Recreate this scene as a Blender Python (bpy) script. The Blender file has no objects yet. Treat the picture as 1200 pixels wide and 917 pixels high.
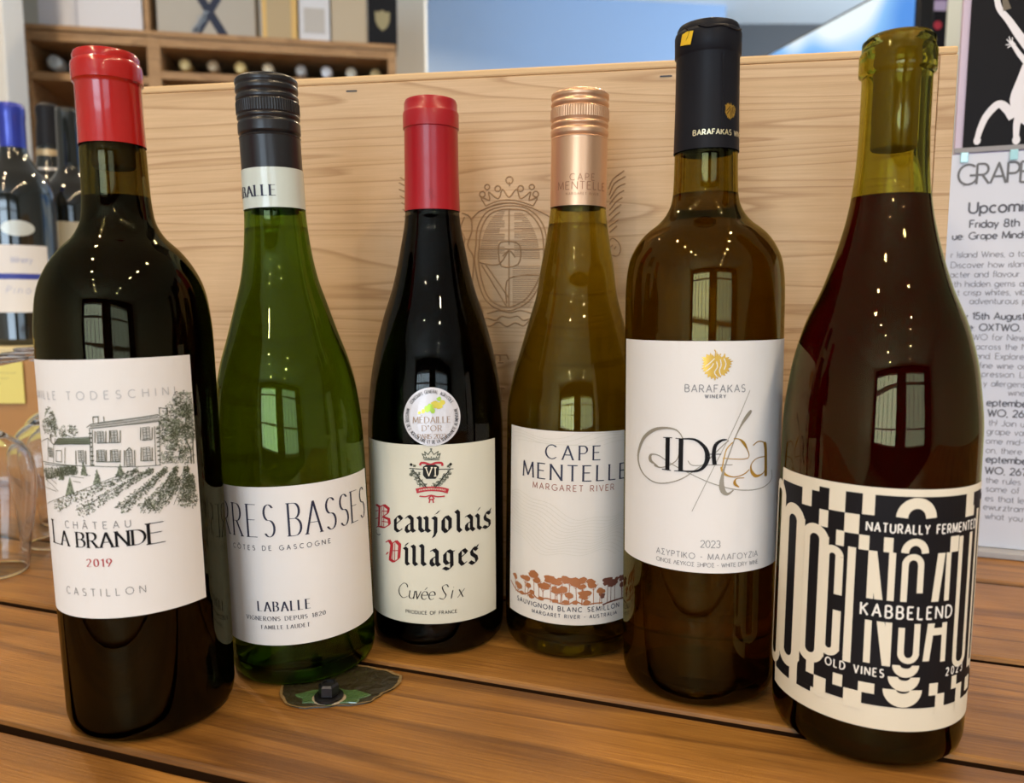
import bpy, bmesh, math, random
from mathutils import Vector, Matrix
from mathutils.geometry import tessellate_polygon
R = math.radians
SC = bpy.context.scene
COL = SC.collection

# ---------------------------------------------------------------- camera
cd = bpy.data.cameras.new('camera')
cd.sensor_width = 36.0
cd.lens = 36.0 * 890.0 / 1200.0
cd.clip_start = 0.02
cd.dof.use_dof = True
cd.dof.focus_distance = 0.385
cd.dof.aperture_fstop = 9.0
cam = bpy.data.objects.new('camera', cd)
COL.objects.link(cam)
cam.location = (0, 0, 0.19)
cam.rotation_euler = (R(90 - 6.315), 0, 0)
SC.camera = cam

# ---------------------------------------------------------------- world, exposure, lights
w = bpy.data.worlds.new('sky_outside')
SC.world = w
w.use_nodes = True
w.node_tree.nodes['Background'].inputs[0].default_value = (0.62, 0.80, 1.0, 1)
w.node_tree.nodes['Background'].inputs[1].default_value = 1.2
SC.view_settings.view_transform = 'Standard'
SC.view_settings.look = 'None'
SC.view_settings.gamma = 1.0
SC.view_settings.use_curve_mapping = False
SC.view_settings.exposure = -0.16
try:
    SC.cycles.max_bounces = 20
    SC.cycles.transmission_bounces = 18
    SC.cycles.glossy_bounces = 6
    SC.cycles.diffuse_bounces = 4
    SC.cycles.transparent_max_bounces = 12
    SC.cycles.sample_clamp_indirect = 4.0
    SC.cycles.blur_glossy = 0.6
except Exception:
    pass


def area_light(name, loc, rot, sx, sy, power, color, shape='RECTANGLE', spread=180):
    ld = bpy.data.lights.new(name, 'AREA')
    ld.shape = shape
    ld.size = sx
    ld.size_y = sy
    ld.energy = power
    ld.color = color
    ld.spread = R(spread)
    lo = bpy.data.objects.new(name, ld)
    COL.objects.link(lo)
    lo.location = loc
    lo.rotation_euler = rot
    return lo


DAY = (0.66, 0.83, 1.0)
WARM = (1.0, 0.76, 0.47)
# daylight entering through the two shop windows behind the camera
area_light('window_daylight', (-1.32, -3.95, 0.45), (R(90), 0, 0), 1.85, 1.75, 98, DAY)
area_light('window_daylight', (1.30, -3.95, 0.45), (R(90), 0, 0), 1.65, 1.75, 30, DAY)
# unseen light added to brighten the back of the shop, beyond the dividing wall
area_light('back_fill_light', (2.95, 3.0, 0.75), (0, R(90), 0), 1.3, 1.6, 100, (0.62, 0.80, 1.0))
# ceiling spots in two rows: small round downlights
SPOTS = [(sx, sy) for sy in (0.25, -0.3, -0.85, -1.4, -2.0, -2.7, -3.4) for sx in (-0.85, 0.75)] + [(-1.1, 1.3), (0.2, 1.6), (-0.5, 3.0), (0.6, 2.8)]
SPOT_W = {(-1.1, 1.3): 9.0, (0.2, 1.6): 9.0, (-0.5, 3.0): 22.0, (0.6, 2.8): 30.0}
for sx, sy in SPOTS:
    area_light('ceiling_spot_light', (sx, sy, 1.705), (0, 0, 0), 0.07, 0.07, SPOT_W.get((sx, sy), 6.0), WARM, 'DISK', 150)

# ---------------------------------------------------------------- helpers


def tag(o, label=None, cat=None, group=None, kind=None):
    if label: o['label'] = label
    if cat: o['category'] = cat
    if group: o['group'] = group
    if kind: o['kind'] = kind
    return o


def empty(name, loc, rz=0.0, ry=0.0):
    o = bpy.data.objects.new(name, None)
    o.empty_display_size = 0.02
    COL.objects.link(o)
    o.location = loc
    o.rotation_euler = (0, ry, rz)
    return o


def mesh_obj(name, verts, faces, mat, parent=None, smooth=False, mats=None, loc=None, rot=None):
    me = bpy.data.meshes.new(name)
    me.from_pydata([tuple(v) for v in verts], [], faces)
    me.update()
    if smooth:
        me.polygons.foreach_set('use_smooth', [True] * len(me.polygons))
    for m in (mats or [mat]):
        me.materials.append(m)
    o = bpy.data.objects.new(name, me)
    COL.objects.link(o)
    if parent: o.parent = parent
    if loc: o.location = loc
    if rot: o.rotation_euler = rot
    return o


class MB:
    def __init__(s): s.v = []; s.f = []
    def box(s, x0, y0, z0, x1, y1, z1):
        b = len(s.v)
        s.v += [(x0, y0, z0), (x1, y0, z0), (x1, y1, z0), (x0, y1, z0), (x0, y0, z1), (x1, y0, z1), (x1, y1, z1), (x0, y1, z1)]
        s.f += [tuple(b + i for i in q) for q in ((3, 2, 1, 0), (4, 5, 6, 7), (0, 1, 5, 4), (1, 2, 6, 5), (2, 3, 7, 6), (3, 0, 4, 7))]
        return s
    def prism(s, pts, y0, y1):      # outline in x,z extruded along y
        b = len(s.v); n = len(pts)
        s.v += [(x, y0, z) for x, z in pts] + [(x, y1, z) for x, z in pts]
        s.f += [tuple(range(b, b + n)), tuple(range(b + 2 * n - 1, b + n - 1, -1))]
        s.f += [(b + i, b + n + i, b + n + (i + 1) % n, b + (i + 1) % n) for i in range(n)]
        return s
    def lathe(s, prof, seg=48, cx=0, cy=0, cap0=True, cap1=True):
        b = len(s.v)
        for r, z in prof:
            for k in range(seg):
                a = 2 * math.pi * k / seg
                s.v.append((cx + r * math.cos(a), cy + r * math.sin(a), z))
        for i in range(len(prof) - 1):
            for k in range(seg):
                k2 = (k + 1) % seg
                s.f.append((b + i * seg + k, b + i * seg + k2, b + (i + 1) * seg + k2, b + (i + 1) * seg + k))
        if cap0: s.f.append(tuple(b + k for k in range(seg - 1, -1, -1)))
        if cap1: s.f.append(tuple(b + (len(prof) - 1) * seg + k for k in range(seg)))
        return s
    def build(s, name, mat, parent=None, smooth=False, bevel=0, **k):
        o = mesh_obj(name, s.v, s.f, mat, parent, smooth, **k)
        if bevel:
            m = o.modifiers.new('bevel', 'BEVEL'); m.width = bevel; m.segments = 2; m.limit_method = 'ANGLE'
        return o


def auto_smooth(o, ang=35):
    me = o.data
    bm = bmesh.new(); bm.from_mesh(me)
    for e in bm.edges:
        if len(e.link_faces) == 2 and e.calc_face_angle(0) > R(ang): e.smooth = False
    for f in bm.faces: f.smooth = True
    bm.to_mesh(me); bm.free()
    return o


# ---------------------------------------------------------------- materials
def pm(name, col, rough=0.5, metal=0.0, trans=0.0, ior=1.45, coat=0.0, bump=None, emis=None, spec=0.5):
    if max(col) < 0.05 and rough > 0.39: spec = 0.15; col = tuple(c * 0.6 for c in col)
    m = bpy.data.materials.new(name)
    m.use_nodes = True
    nt = m.node_tree
    b = nt.nodes['Principled BSDF']
    b.inputs['Base Color'].default_value = (*col, 1)
    b.inputs['Roughness'].default_value = rough
    b.inputs['Metallic'].default_value = metal
    b.inputs['Transmission Weight'].default_value = trans
    b.inputs['IOR'].default_value = ior
    b.inputs['Coat Weight'].default_value = coat
    b.inputs['Coat Roughness'].default_value = 0.08
    b.inputs['Specular IOR Level'].default_value = spec
    if emis:
        b.inputs['Emission Color'].default_value = (*emis[0], 1)
        b.inputs['Emission Strength'].default_value = emis[1]
    if bump:
        sc, st, dist = bump
        tc = nt.nodes.new('ShaderNodeTexCoord')
        n = nt.nodes.new('ShaderNodeTexNoise'); n.inputs['Scale'].default_value = sc; n.inputs['Detail'].default_value = 4
        bp = nt.nodes.new('ShaderNodeBump'); bp.inputs['Strength'].default_value = st; bp.inputs['Distance'].default_value = dist
        nt.links.new(tc.outputs['Object'], n.inputs['Vector'])
        nt.links.new(n.outputs['Fac'], bp.inputs['Height'])
        nt.links.new(bp.outputs['Normal'], b.inputs['Normal'])
    return m


def glass_mat(name, col, ior=1.5, rough=0.0):
    m = bpy.data.materials.new(name); m.use_nodes = True
    nt = m.node_tree; nt.nodes.remove(nt.nodes['Principled BSDF'])
    g = nt.nodes.new('ShaderNodeBsdfGlass')
    g.inputs['Color'].default_value = (*col, 1); g.inputs['IOR'].default_value = ior; g.inputs['Roughness'].default_value = rough
    nt.links.new(g.outputs[0], nt.nodes['Material Output'].inputs['Surface'])
    return m


def ramp(nt, stops):
    r = nt.nodes.new('ShaderNodeValToRGB')
    while len(r.color_ramp.elements) < len(stops): r.color_ramp.elements.new(0.5)
    for e, (p, c) in zip(r.color_ramp.elements, stops):
        e.position = p; e.color = (*c, 1)
    return r


def wood_mat(name, dark, mid, light, stretch, freq, rough, knots=0.0, bump=0.15, scratch=0.0, coat=0.0, ringdist=1.2, fine=60, finemix=0.5, ring=(0.55, 0.86)):
    """grain runs along the object's local x axis"""
    m = bpy.data.materials.new(name); m.use_nodes = True
    nt = m.node_tree; N = nt.nodes; L = nt.links
    b = N['Principled BSDF']
    tc = N.new('ShaderNodeTexCoord')
    oi = N.new('ShaderNodeObjectInfo')
    sc = N.new('ShaderNodeVectorMath'); sc.operation = 'SCALE'; sc.inputs[0].default_value = (3.7, 5.1, 2.3)
    L.new(oi.outputs['Random'], sc.inputs['Scale'])
    ad = N.new('ShaderNodeVectorMath'); ad.operation = 'ADD'
    L.new(tc.outputs['Object'], ad.inputs[0]); L.new(sc.outputs[0], ad.inputs[1])
    mp = N.new('ShaderNodeMapping'); mp.inputs['Scale'].default_value = stretch
    L.new(ad.outputs[0], mp.inputs['Vector'])
    n1 = N.new('ShaderNodeTexNoise'); n1.inputs['Scale'].default_value = freq; n1.inputs['Detail'].default_value = 3; n1.inputs['Distortion'].default_value = 0.4
    L.new(mp.outputs[0], n1.inputs['Vector'])
    mu = N.new('ShaderNodeMath'); mu.operation = 'MULTIPLY'; mu.inputs[1].default_value = 9.0 * ringdist
    L.new(n1.outputs['Fac'], mu.inputs[0])
    pp = N.new('ShaderNodeMath'); pp.operation = 'FRACT'; L.new(mu.outputs[0], pp.inputs[0])
    # soft asymmetrical ring: early wood pale, late wood a thin dark line
    rr = ramp(nt, [(0.0, light), (ring[0], mid), (ring[1], dark), (1.0, light)])
    L.new(pp.outputs[0], rr.inputs[0])
    mp2 = N.new('ShaderNodeMapping'); mp2.inputs['Scale'].default_value = (stretch[0] * 1.2, stretch[1] * 3, stretch[2] * 3)
    L.new(ad.outputs[0], mp2.inputs['Vector'])
    n2 = N.new('ShaderNodeTexNoise'); n2.inputs['Scale'].default_value = fine; n2.inputs['Detail'].default_value = 6; n2.inputs['Roughness'].default_value = 0.7
    L.new(mp2.outputs[0], n2.inputs['Vector'])
    r2 = ramp(nt, [(0.30, tuple(c * 0.62 for c in mid)), (0.62, (1, 1, 1))])
    L.new(n2.outputs['Fac'], r2.inputs[0])
    mx = N.new('ShaderNodeMixRGB'); mx.blend_type = 'MULTIPLY'; mx.inputs[0].default_value = finemix
    L.new(rr.outputs[0], mx.inputs[1]); L.new(r2.outputs[0], mx.inputs[2])
    n3 = N.new('ShaderNodeTexNoise'); n3.inputs['Scale'].default_value = 5.5; n3.inputs['Detail'].default_value = 5
    L.new(ad.outputs[0], n3.inputs['Vector'])
    r3 = ramp(nt, [(0.30, (0.50, 0.44, 0.38)), (0.52, (0.92, 0.90, 0.88)), (0.75, (1.15, 1.12, 1.05))])
    L.new(n3.outputs['Fac'], r3.inputs[0])
    mx2 = N.new('ShaderNodeMixRGB'); mx2.blend_type = 'MULTIPLY'; mx2.inputs[0].default_value = knots
    L.new(mx.outputs[0], mx2.inputs[1]); L.new(r3.outputs[0], mx2.inputs[2])
    last = mx2
    if scratch:
        mp4 = N.new('ShaderNodeMapping'); mp4.inputs['Scale'].default_value = (6, 60, 20); mp4.inputs['Rotation'].default_value = (0, 0, 0.5)
        L.new(ad.outputs[0], mp4.inputs['Vector'])
        n4 = N.new('ShaderNodeTexNoise'); n4.inputs['Scale'].default_value = 1.6; n4.inputs['Detail'].default_value = 8; n4.inputs['Roughness'].default_value = 0.75
        L.new(mp4.outputs[0], n4.inputs['Vector'])
        r4 = ramp(nt, [(0.66, (0, 0, 0)), (0.74, (1, 1, 1))])
        L.new(n4.outputs['Fac'], r4.inputs[0])
        f4 = N.new('ShaderNodeMath'); f4.operation = 'MULTIPLY'; f4.inputs[1].default_value = scratch
        L.new(r4.outputs[0], f4.inputs[0])
        mx3 = N.new('ShaderNodeMixRGB'); mx3.inputs[2].default_value = (*[min(1, c * 1.7) for c in light], 1)
        L.new(f4.outputs[0], mx3.inputs[0]); L.new(last.outputs[0], mx3.inputs[1]); last = mx3
    L.new(last.outputs[0], b.inputs['Base Color'])
    b.inputs['Roughness'].default_value = rough
    b.inputs['Coat Weight'].default_value = coat; b.inputs['Coat Roughness'].default_value = 0.22
    bp = N.new('ShaderNodeBump'); bp.inputs['Strength'].default_value = bump; bp.inputs['Distance'].default_value = 0.0008
    L.new(n2.outputs['Fac'], bp.inputs['Height']); L.new(bp.outputs['Normal'], b.inputs['Normal'])
    return m


M = {}
M['plank'] = wood_mat('varnished_oak', (0.25, 0.112, 0.022), (0.40, 0.188, 0.038), (0.47, 0.228, 0.050), (0.34, 7, 7), 2.0, 0.40, knots=1.0, bump=0.5, scratch=0.5, coat=0.15, ringdist=1.0, fine=46, finemix=0.6)
M['joint'] = pm('dark_plank_edge', (0.045, 0.020, 0.008), 0.75)  # darker brown for the sides and underside of the planks
M['pine'] = wood_mat('pine_board', (0.50, 0.31, 0.155), (0.66, 0.45, 0.25), (0.70, 0.49, 0.285), (0.26, 8.0, 8.0), 2.4, 0.55, knots=0.22, bump=0.12, ringdist=2.2, fine=70, finemix=0.28, ring=(0.74, 0.92))
M['pine_cut'] = pm('pine_end_grain', (0.70, 0.47, 0.24), 0.6, bump=(300, 0.3, 0.0004))
M['pine_press'] = pm('pressed_pine', (0.36, 0.22, 0.11), 0.5)
M['shelf'] = wood_mat('beech_board', (0.33, 0.19, 0.085), (0.43, 0.26, 0.12), (0.47, 0.29, 0.14), (1, 6, 6), 2, 0.5, bump=0.05)
M['metal_dark'] = pm('dark_steel', (0.05, 0.05, 0.055), 0.35, 0.9)
M['paper'] = pm('label_paper', (0.80, 0.78, 0.76), 0.62, bump=(900, 0.12, 0.0003))
M['paper_warm'] = pm('cream_label_paper', (0.70, 0.68, 0.56), 0.6, bump=(900, 0.12, 0.0003))
M['paper_grey'] = pm('ivory_label_paper', (0.72, 0.68, 0.62), 0.6, bump=(500, 0.15, 0.0003))
M['cream'] = pm('cream_print', (0.80, 0.73, 0.58), 0.6, bump=(900, 0.1, 0.0003))
M['ink'] = pm('black_ink', (0.015, 0.014, 0.016), 0.5)
M['navy_ink'] = pm('navy_ink', (0.02, 0.022, 0.05), 0.5)
M['grey_ink'] = pm('grey_ink', (0.22, 0.22, 0.23), 0.5)
M['pale_ink'] = pm('pale_grey_ink', (0.52, 0.52, 0.53), 0.5)
M['olive_ink'] = pm('olive_ink', (0.075, 0.085, 0.05), 0.55)
M['olive_soft'] = pm('soft_olive_ink', (0.27, 0.31, 0.22), 0.55)
M['red_ink'] = pm('red_ink', (0.45, 0.02, 0.03), 0.5)
M['copper_ink'] = pm('copper_ink', (0.42, 0.16, 0.06), 0.4, 0.2)
M['brown_ink'] = pm('brown_ink', (0.16, 0.06, 0.04), 0.4)
M['gold_ink'] = pm('gold_ink', (0.62, 0.36, 0.06), 0.32, 0.6)
M['taupe_ink'] = pm('taupe_ink', (0.34, 0.31, 0.25), 0.4, 0.2)
M['faint_ink'] = pm('faint_relief_ink', (0.60, 0.57, 0.48), 0.6)
M['white_ink'] = pm('white_ink', (0.85, 0.82, 0.76), 0.5)

GL = {
    1: glass_mat('olive_black_glass', (0.51, 0.47, 0.27)), 2: glass_mat('green_glass', (0.54, 0.655, 0.31)),
    3: glass_mat('near_black_glass', (0.50, 0.50, 0.46)), 4: glass_mat('olive_glass', (0.78, 0.75, 0.42)),
    5: glass_mat('amber_glass', (0.64, 0.59, 0.29)), 6: glass_mat('olive_yellow_glass', (0.76, 0.74, 0.36))}
WN = {
    1: glass_mat('red_wine', (0.14, 0.008, 0.008), 1.34), 2: glass_mat('white_wine', (0.95, 0.95, 0.72), 1.34),
    3: glass_mat('red_wine', (0.10, 0.01, 0.015), 1.34), 4: glass_mat('white_wine', (0.96, 0.93, 0.66), 1.34),
    5: glass_mat('amber_wine', (0.84, 0.70, 0.34), 1.34), 6: glass_mat('cinsault_wine', (0.33, 0.008, 0.14), 1.34)}
M['cork'] = pm('cork', (0.42, 0.26, 0.12), 0.8, bump=(250, 0.6, 0.001))

# ---------------------------------------------------------------- line art: glyph skeletons


def arc(cx, cy, rx, ry, a0, a1, n=None):
    n = n or max(4, int(abs(a1 - a0) / 18))
    return [(cx + rx * math.cos(R(a0 + (a1 - a0) * i / n)), cy + ry * math.sin(R(a0 + (a1 - a0) * i / n))) for i in range(n + 1)]


G = {
    "'": (.04, [[(0, .74), (0, 1)]]),
    'A': (.74, [[(0, 0), (.37, 1), (.74, 0)], [(.14, .34), (.60, .34)]]),
    'B': (.58, [[(0, 0), (0, 1)], [(0, 1), (.28, 1)] + arc(.28, .765, .24, .235, 90, -90) + [(0, .53)], [(.28, .53)] + arc(.30, .265, .28, .265, 90, -90) + [(0, 0)]]),
    'C': (.78, [arc(.46, .5, .46, .5, 48, 312)]),
    'D': (.74, [[(0, 0), (0, 1)], [(0, 1), (.24, 1)] + arc(.24, .5, .5, .5, 90, -90) + [(0, 0)]]),
    'E': (.52, [[(0, 0), (0, 1)], [(0, 1), (.5, 1)], [(0, .53), (.42, .53)], [(0, 0), (.52, 0)]]),
    'F': (.50, [[(0, 0), (0, 1)], [(0, 1), (.5, 1)], [(0, .53), (.42, .53)]]),
    'G': (.84, [arc(.48, .5, .48, .5, 48, 335) + [(.92, .45)], [(.56, .45), (.92, .45)]]),
    'H': (.68, [[(0, 0), (0, 1)], [(.68, 0), (.68, 1)], [(0, .53), (.68, .53)]]),
    'I': (.02, [[(0, 0), (0, 1)]]),
    'J': (.40, [[(.38, 1), (.38, .22)] + arc(.18, .22, .20, .22, 0, -150)]),
    'K': (.62, [[(0, 0), (0, 1)], [(.58, 1), (0, .42)], [(.18, .58), (.62, 0)]]),
    'L': (.48, [[(0, 0), (0, 1)], [(0, 0), (.48, 0)]]),
    'M': (.86, [[(0, 0), (.06, 1), (.43, .1), (.80, 1), (.86, 0)]]),
    'N': (.72, [[(0, 0), (0, 1)], [(0, 1), (.72, 0)], [(.72, 0), (.72, 1)]]),
    'O': (.96, [arc(.48, .5, .48, .5, 0, 360)]),
    'P': (.54, [[(0, 0), (0, 1)], [(0, 1), (.28, 1)] + arc(.28, .73, .26, .27, 90, -90) + [(0, .46)]]),
    'Q': (.96, [arc(.48, .5, .48, .5, 0, 360), [(.55, .25), (.95, -.05)]]),
    'R': (.60, [[(0, 0), (0, 1)], [(0, 1), (.28, 1)] + arc(.28, .73, .26, .27, 90, -90) + [(0, .46)], [(.26, .46), (.60, 0)]]),
    'S': (.54, [arc(.27, .75, .24, .25, 35, 250, 10) + arc(.27, .26, .26, .26, 75, -145, 10)]),
    'T': (.62, [[(.31, 0), (.31, 1)], [(0, 1), (.62, 1)]]),
    'U': (.66, [[(0, 1), (0, .33)] + arc(.33, .33, .33, .33, 180, 360) + [(.66, 1)]]),
    'V': (.70, [[(0, 1), (.35, 0), (.70, 1)]]),
    'W': (1.0, [[(0, 1), (.27, 0), (.5, .9), (.73, 0), (1.0, 1)]]),
    'X': (.62, [[(0, 0), (.62, 1)], [(0, 1), (.62, 0)]]),
    'Y': (.66, [[(0, 1), (.33, .48), (.66, 1)], [(.33, .48), (.33, 0)]]),
    'Z': (.60, [[(0, 1), (.60, 1), (0, 0), (.60, 0)]]),
    '0': (.58, [arc(.29, .5, .29, .5, 0, 360)]),
    '1': (.22, [[(0, .80), (.20, 1), (.20, 0)]]),
    '2': (.54, [arc(.27, .73, .26, .27, 165, -35, 9) + [(0, 0), (.54, 0)]]),
    '3': (.54, [arc(.26, .75, .24, .25, 150, -80, 9), arc(.26, .27, .27, .27, 85, -150, 9)]),
    '5': (.54, [[(.48, 1), (.10, 1), (.05, .56)] + arc(.26, .31, .28, .31, 130, -150, 9)]),
    '6': (.56, [arc(.28, .31, .28, .31, 0, 360), [(.02, .38), (.38, 1)]]),
    '7': (.52, [[(0, 1), (.52, 1), (.18, 0)]]),
    '8': (.54, [arc(.27, .75, .22, .25, 0, 360), arc(.27, .26, .27, .26, 0, 360)]),
    '9': (.56, [arc(.28, .69, .28, .31, 0, 360), [(.54, .62), (.18, 0)]]),
    '-': (.30, [[(0, .42), (.30, .42)]]), '.': (.04, [[(0, 0), (.03, .03)]]), ',': (.06, [[(.04, .04), (0, -.14)]]),
    ':': (.04, [[(0, 0), (.03, .03)], [(0, .5), (.03, .53)]]), '!': (.04, [[(0, .25), (0, 1)], [(0, 0), (.02, .03)]]),
    'Γ': (.48, [[(0, 0), (0, 1)], [(0, 1), (.48, 1)]]), 'Λ': (.70, [[(0, 0), (.35, 1), (.70, 0)]]),
    'Σ': (.56, [[(.56, 1), (0, 1), (.34, .5), (0, 0), (.56, 0)]]), 'Ξ': (.56, [[(0, 1), (.56, 1)], [(.06, .5), (.5, .5)], [(0, 0), (.56, 0)]]),
    'a': (.56, [arc(.28, .32, .28, .32, 0, 360), [(.56, .64), (.56, 0)]]),
    'b': (.56, [arc(.28, .32, .28, .32, 0, 360), [(0, 1), (0, 0)]]),
    'c': (.50, [arc(.28, .32, .28, .32, 50, 310)]),
    'd': (.56, [arc(.28, .32, .28, .32, 0, 360), [(.56, 1), (.56, 0)]]),
    'e': (.56, [[(0, .34), (.56, .34)] + arc(.28, .32, .28, .32, 5, 315)]),
    'f': (.30, [arc(.26, .84, .14, .16, 70, 180) + [(.12, 0)], [(0, .62), (.28, .62)]]),
    'g': (.56, [arc(.28, .32, .28, .32, 0, 360), [(.56, .64), (.56, -.06)] + arc(.28, -.06, .28, .24, 0, -150)]),
    'h': (.50, [[(0, 0), (0, 1)], arc(.25, .39, .25, .25, 180, 0) + [(.50, 0)]]),
    'i': (.02, [[(0, 0), (0, .64)], [(0, .86), (.02, .88)]]),
    'j': (.10, [[(.1, .64), (.1, -.2), (-.05, -.28)], [(.1, .86), (.12, .88)]]),
    'k': (.46, [[(0, 0), (0, 1)], [(.42, .64), (0, .25)], [(.14, .38), (.46, 0)]]),
    'l': (.02, [[(0, 0), (0, 1)]]),
    'm': (.80, [[(0, 0), (0, .64)], arc(.20, .42, .20, .22, 180, 0) + [(.40, 0)], arc(.60, .42, .20, .22, 180, 0) + [(.80, 0)]]),
    'n': (.48, [[(0, 0), (0, .64)], arc(.24, .40, .24, .24, 180, 0) + [(.48, 0)]]),
    'o': (.58, [arc(.29, .32, .29, .32, 0, 360)]),
    'p': (.56, [arc(.28, .32, .28, .32, 0, 360), [(0, .64), (0, -.3)]]),
    'q': (.56, [arc(.28, .32, .28, .32, 0, 360), [(.56, .64), (.56, -.3)]]),
    'r': (.28, [[(0, 0), (0, .64)], arc(.22, .40, .22, .23, 180, 75)]),
    's': (.38, [arc(.19, .48, .17, .16, 30, 255, 8) + arc(.19, .16, .18, .16, 80, -150, 8)]),
    't': (.28, [[(.12, .92), (.12, .14)] + arc(.24, .14, .12, .14, 180, 290, 4), [(0, .62), (.28, .62)]]),
    'u': (.48, [[(0, .64), (0, .24)] + arc(.24, .24, .24, .24, 180, 360) + [(.48, .64)], [(.48, .64), (.48, 0)]]),
    'v': (.46, [[(0, .64), (.23, 0), (.46, .64)]]),
    'w': (.72, [[(0, .64), (.18, 0), (.36, .6), (.54, 0), (.72, .64)]]),
    'x': (.44, [[(0, 0), (.44, .64)], [(0, .64), (.44, 0)]]),
    'y': (.46, [[(0, .64), (.23, .02)], [(.46, .64), (.12, -.28)]]),
    'z': (.42, [[(0, .64), (.42, .64), (0, 0), (.42, 0)]]),
}
for gk, lat in {'Υ': 'Y', 'Ρ': 'P', 'Τ': 'T', 'Ι': 'I', 'Κ': 'K', 'Ο': 'O', 'Μ': 'M', 'Α': 'A', 'Ν': 'N', 'Ε': 'E', 'Η': 'H', 'Ζ': 'Z'}.items():
    G[gk] = G[lat]
G['Â'] = (G['A'][0], G['A'][1] + [[(.22, 1.12), (.37, 1.28), (.52, 1.12)]])
G['Ô'] = (G['O'][0], G['O'][1] + [[(.33, 1.12), (.48, 1.28), (.63, 1.12)]])
G['É'] = (G['E'][0], G['E'][1] + [[(.20, 1.12), (.36, 1.28)]])
G['é'] = (G['e'][0], G['e'][1] + [[(.24, .78), (.40, .96)]])


def smooth_line(p, n=5):
    if len(p) < 3: return p
    o = []
    for i in range(len(p) - 1):
        p0, p1, p2, p3 = p[max(i - 1, 0)], p[i], p[i + 1], p[min(i + 2, len(p) - 1)]
        for k in range(n):
            t = k / n
            o.append(tuple(0.5 * (2 * b + (c - a) * t + (2 * a - 5 * b + 4 * c - d) * t * t + (3 * b - a - 3 * c + d) * t ** 3) for a, b, c, d in zip(p0, p1, p2, p3)))
    return o + [p[-1]]


def P(s):          # "x,y x,y; ..." -> strokes ; a lone number is a radius
    return [[tuple(map(float, q.split(','))) for q in st.split()] for st in s.split(';') if st.strip()]


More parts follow.
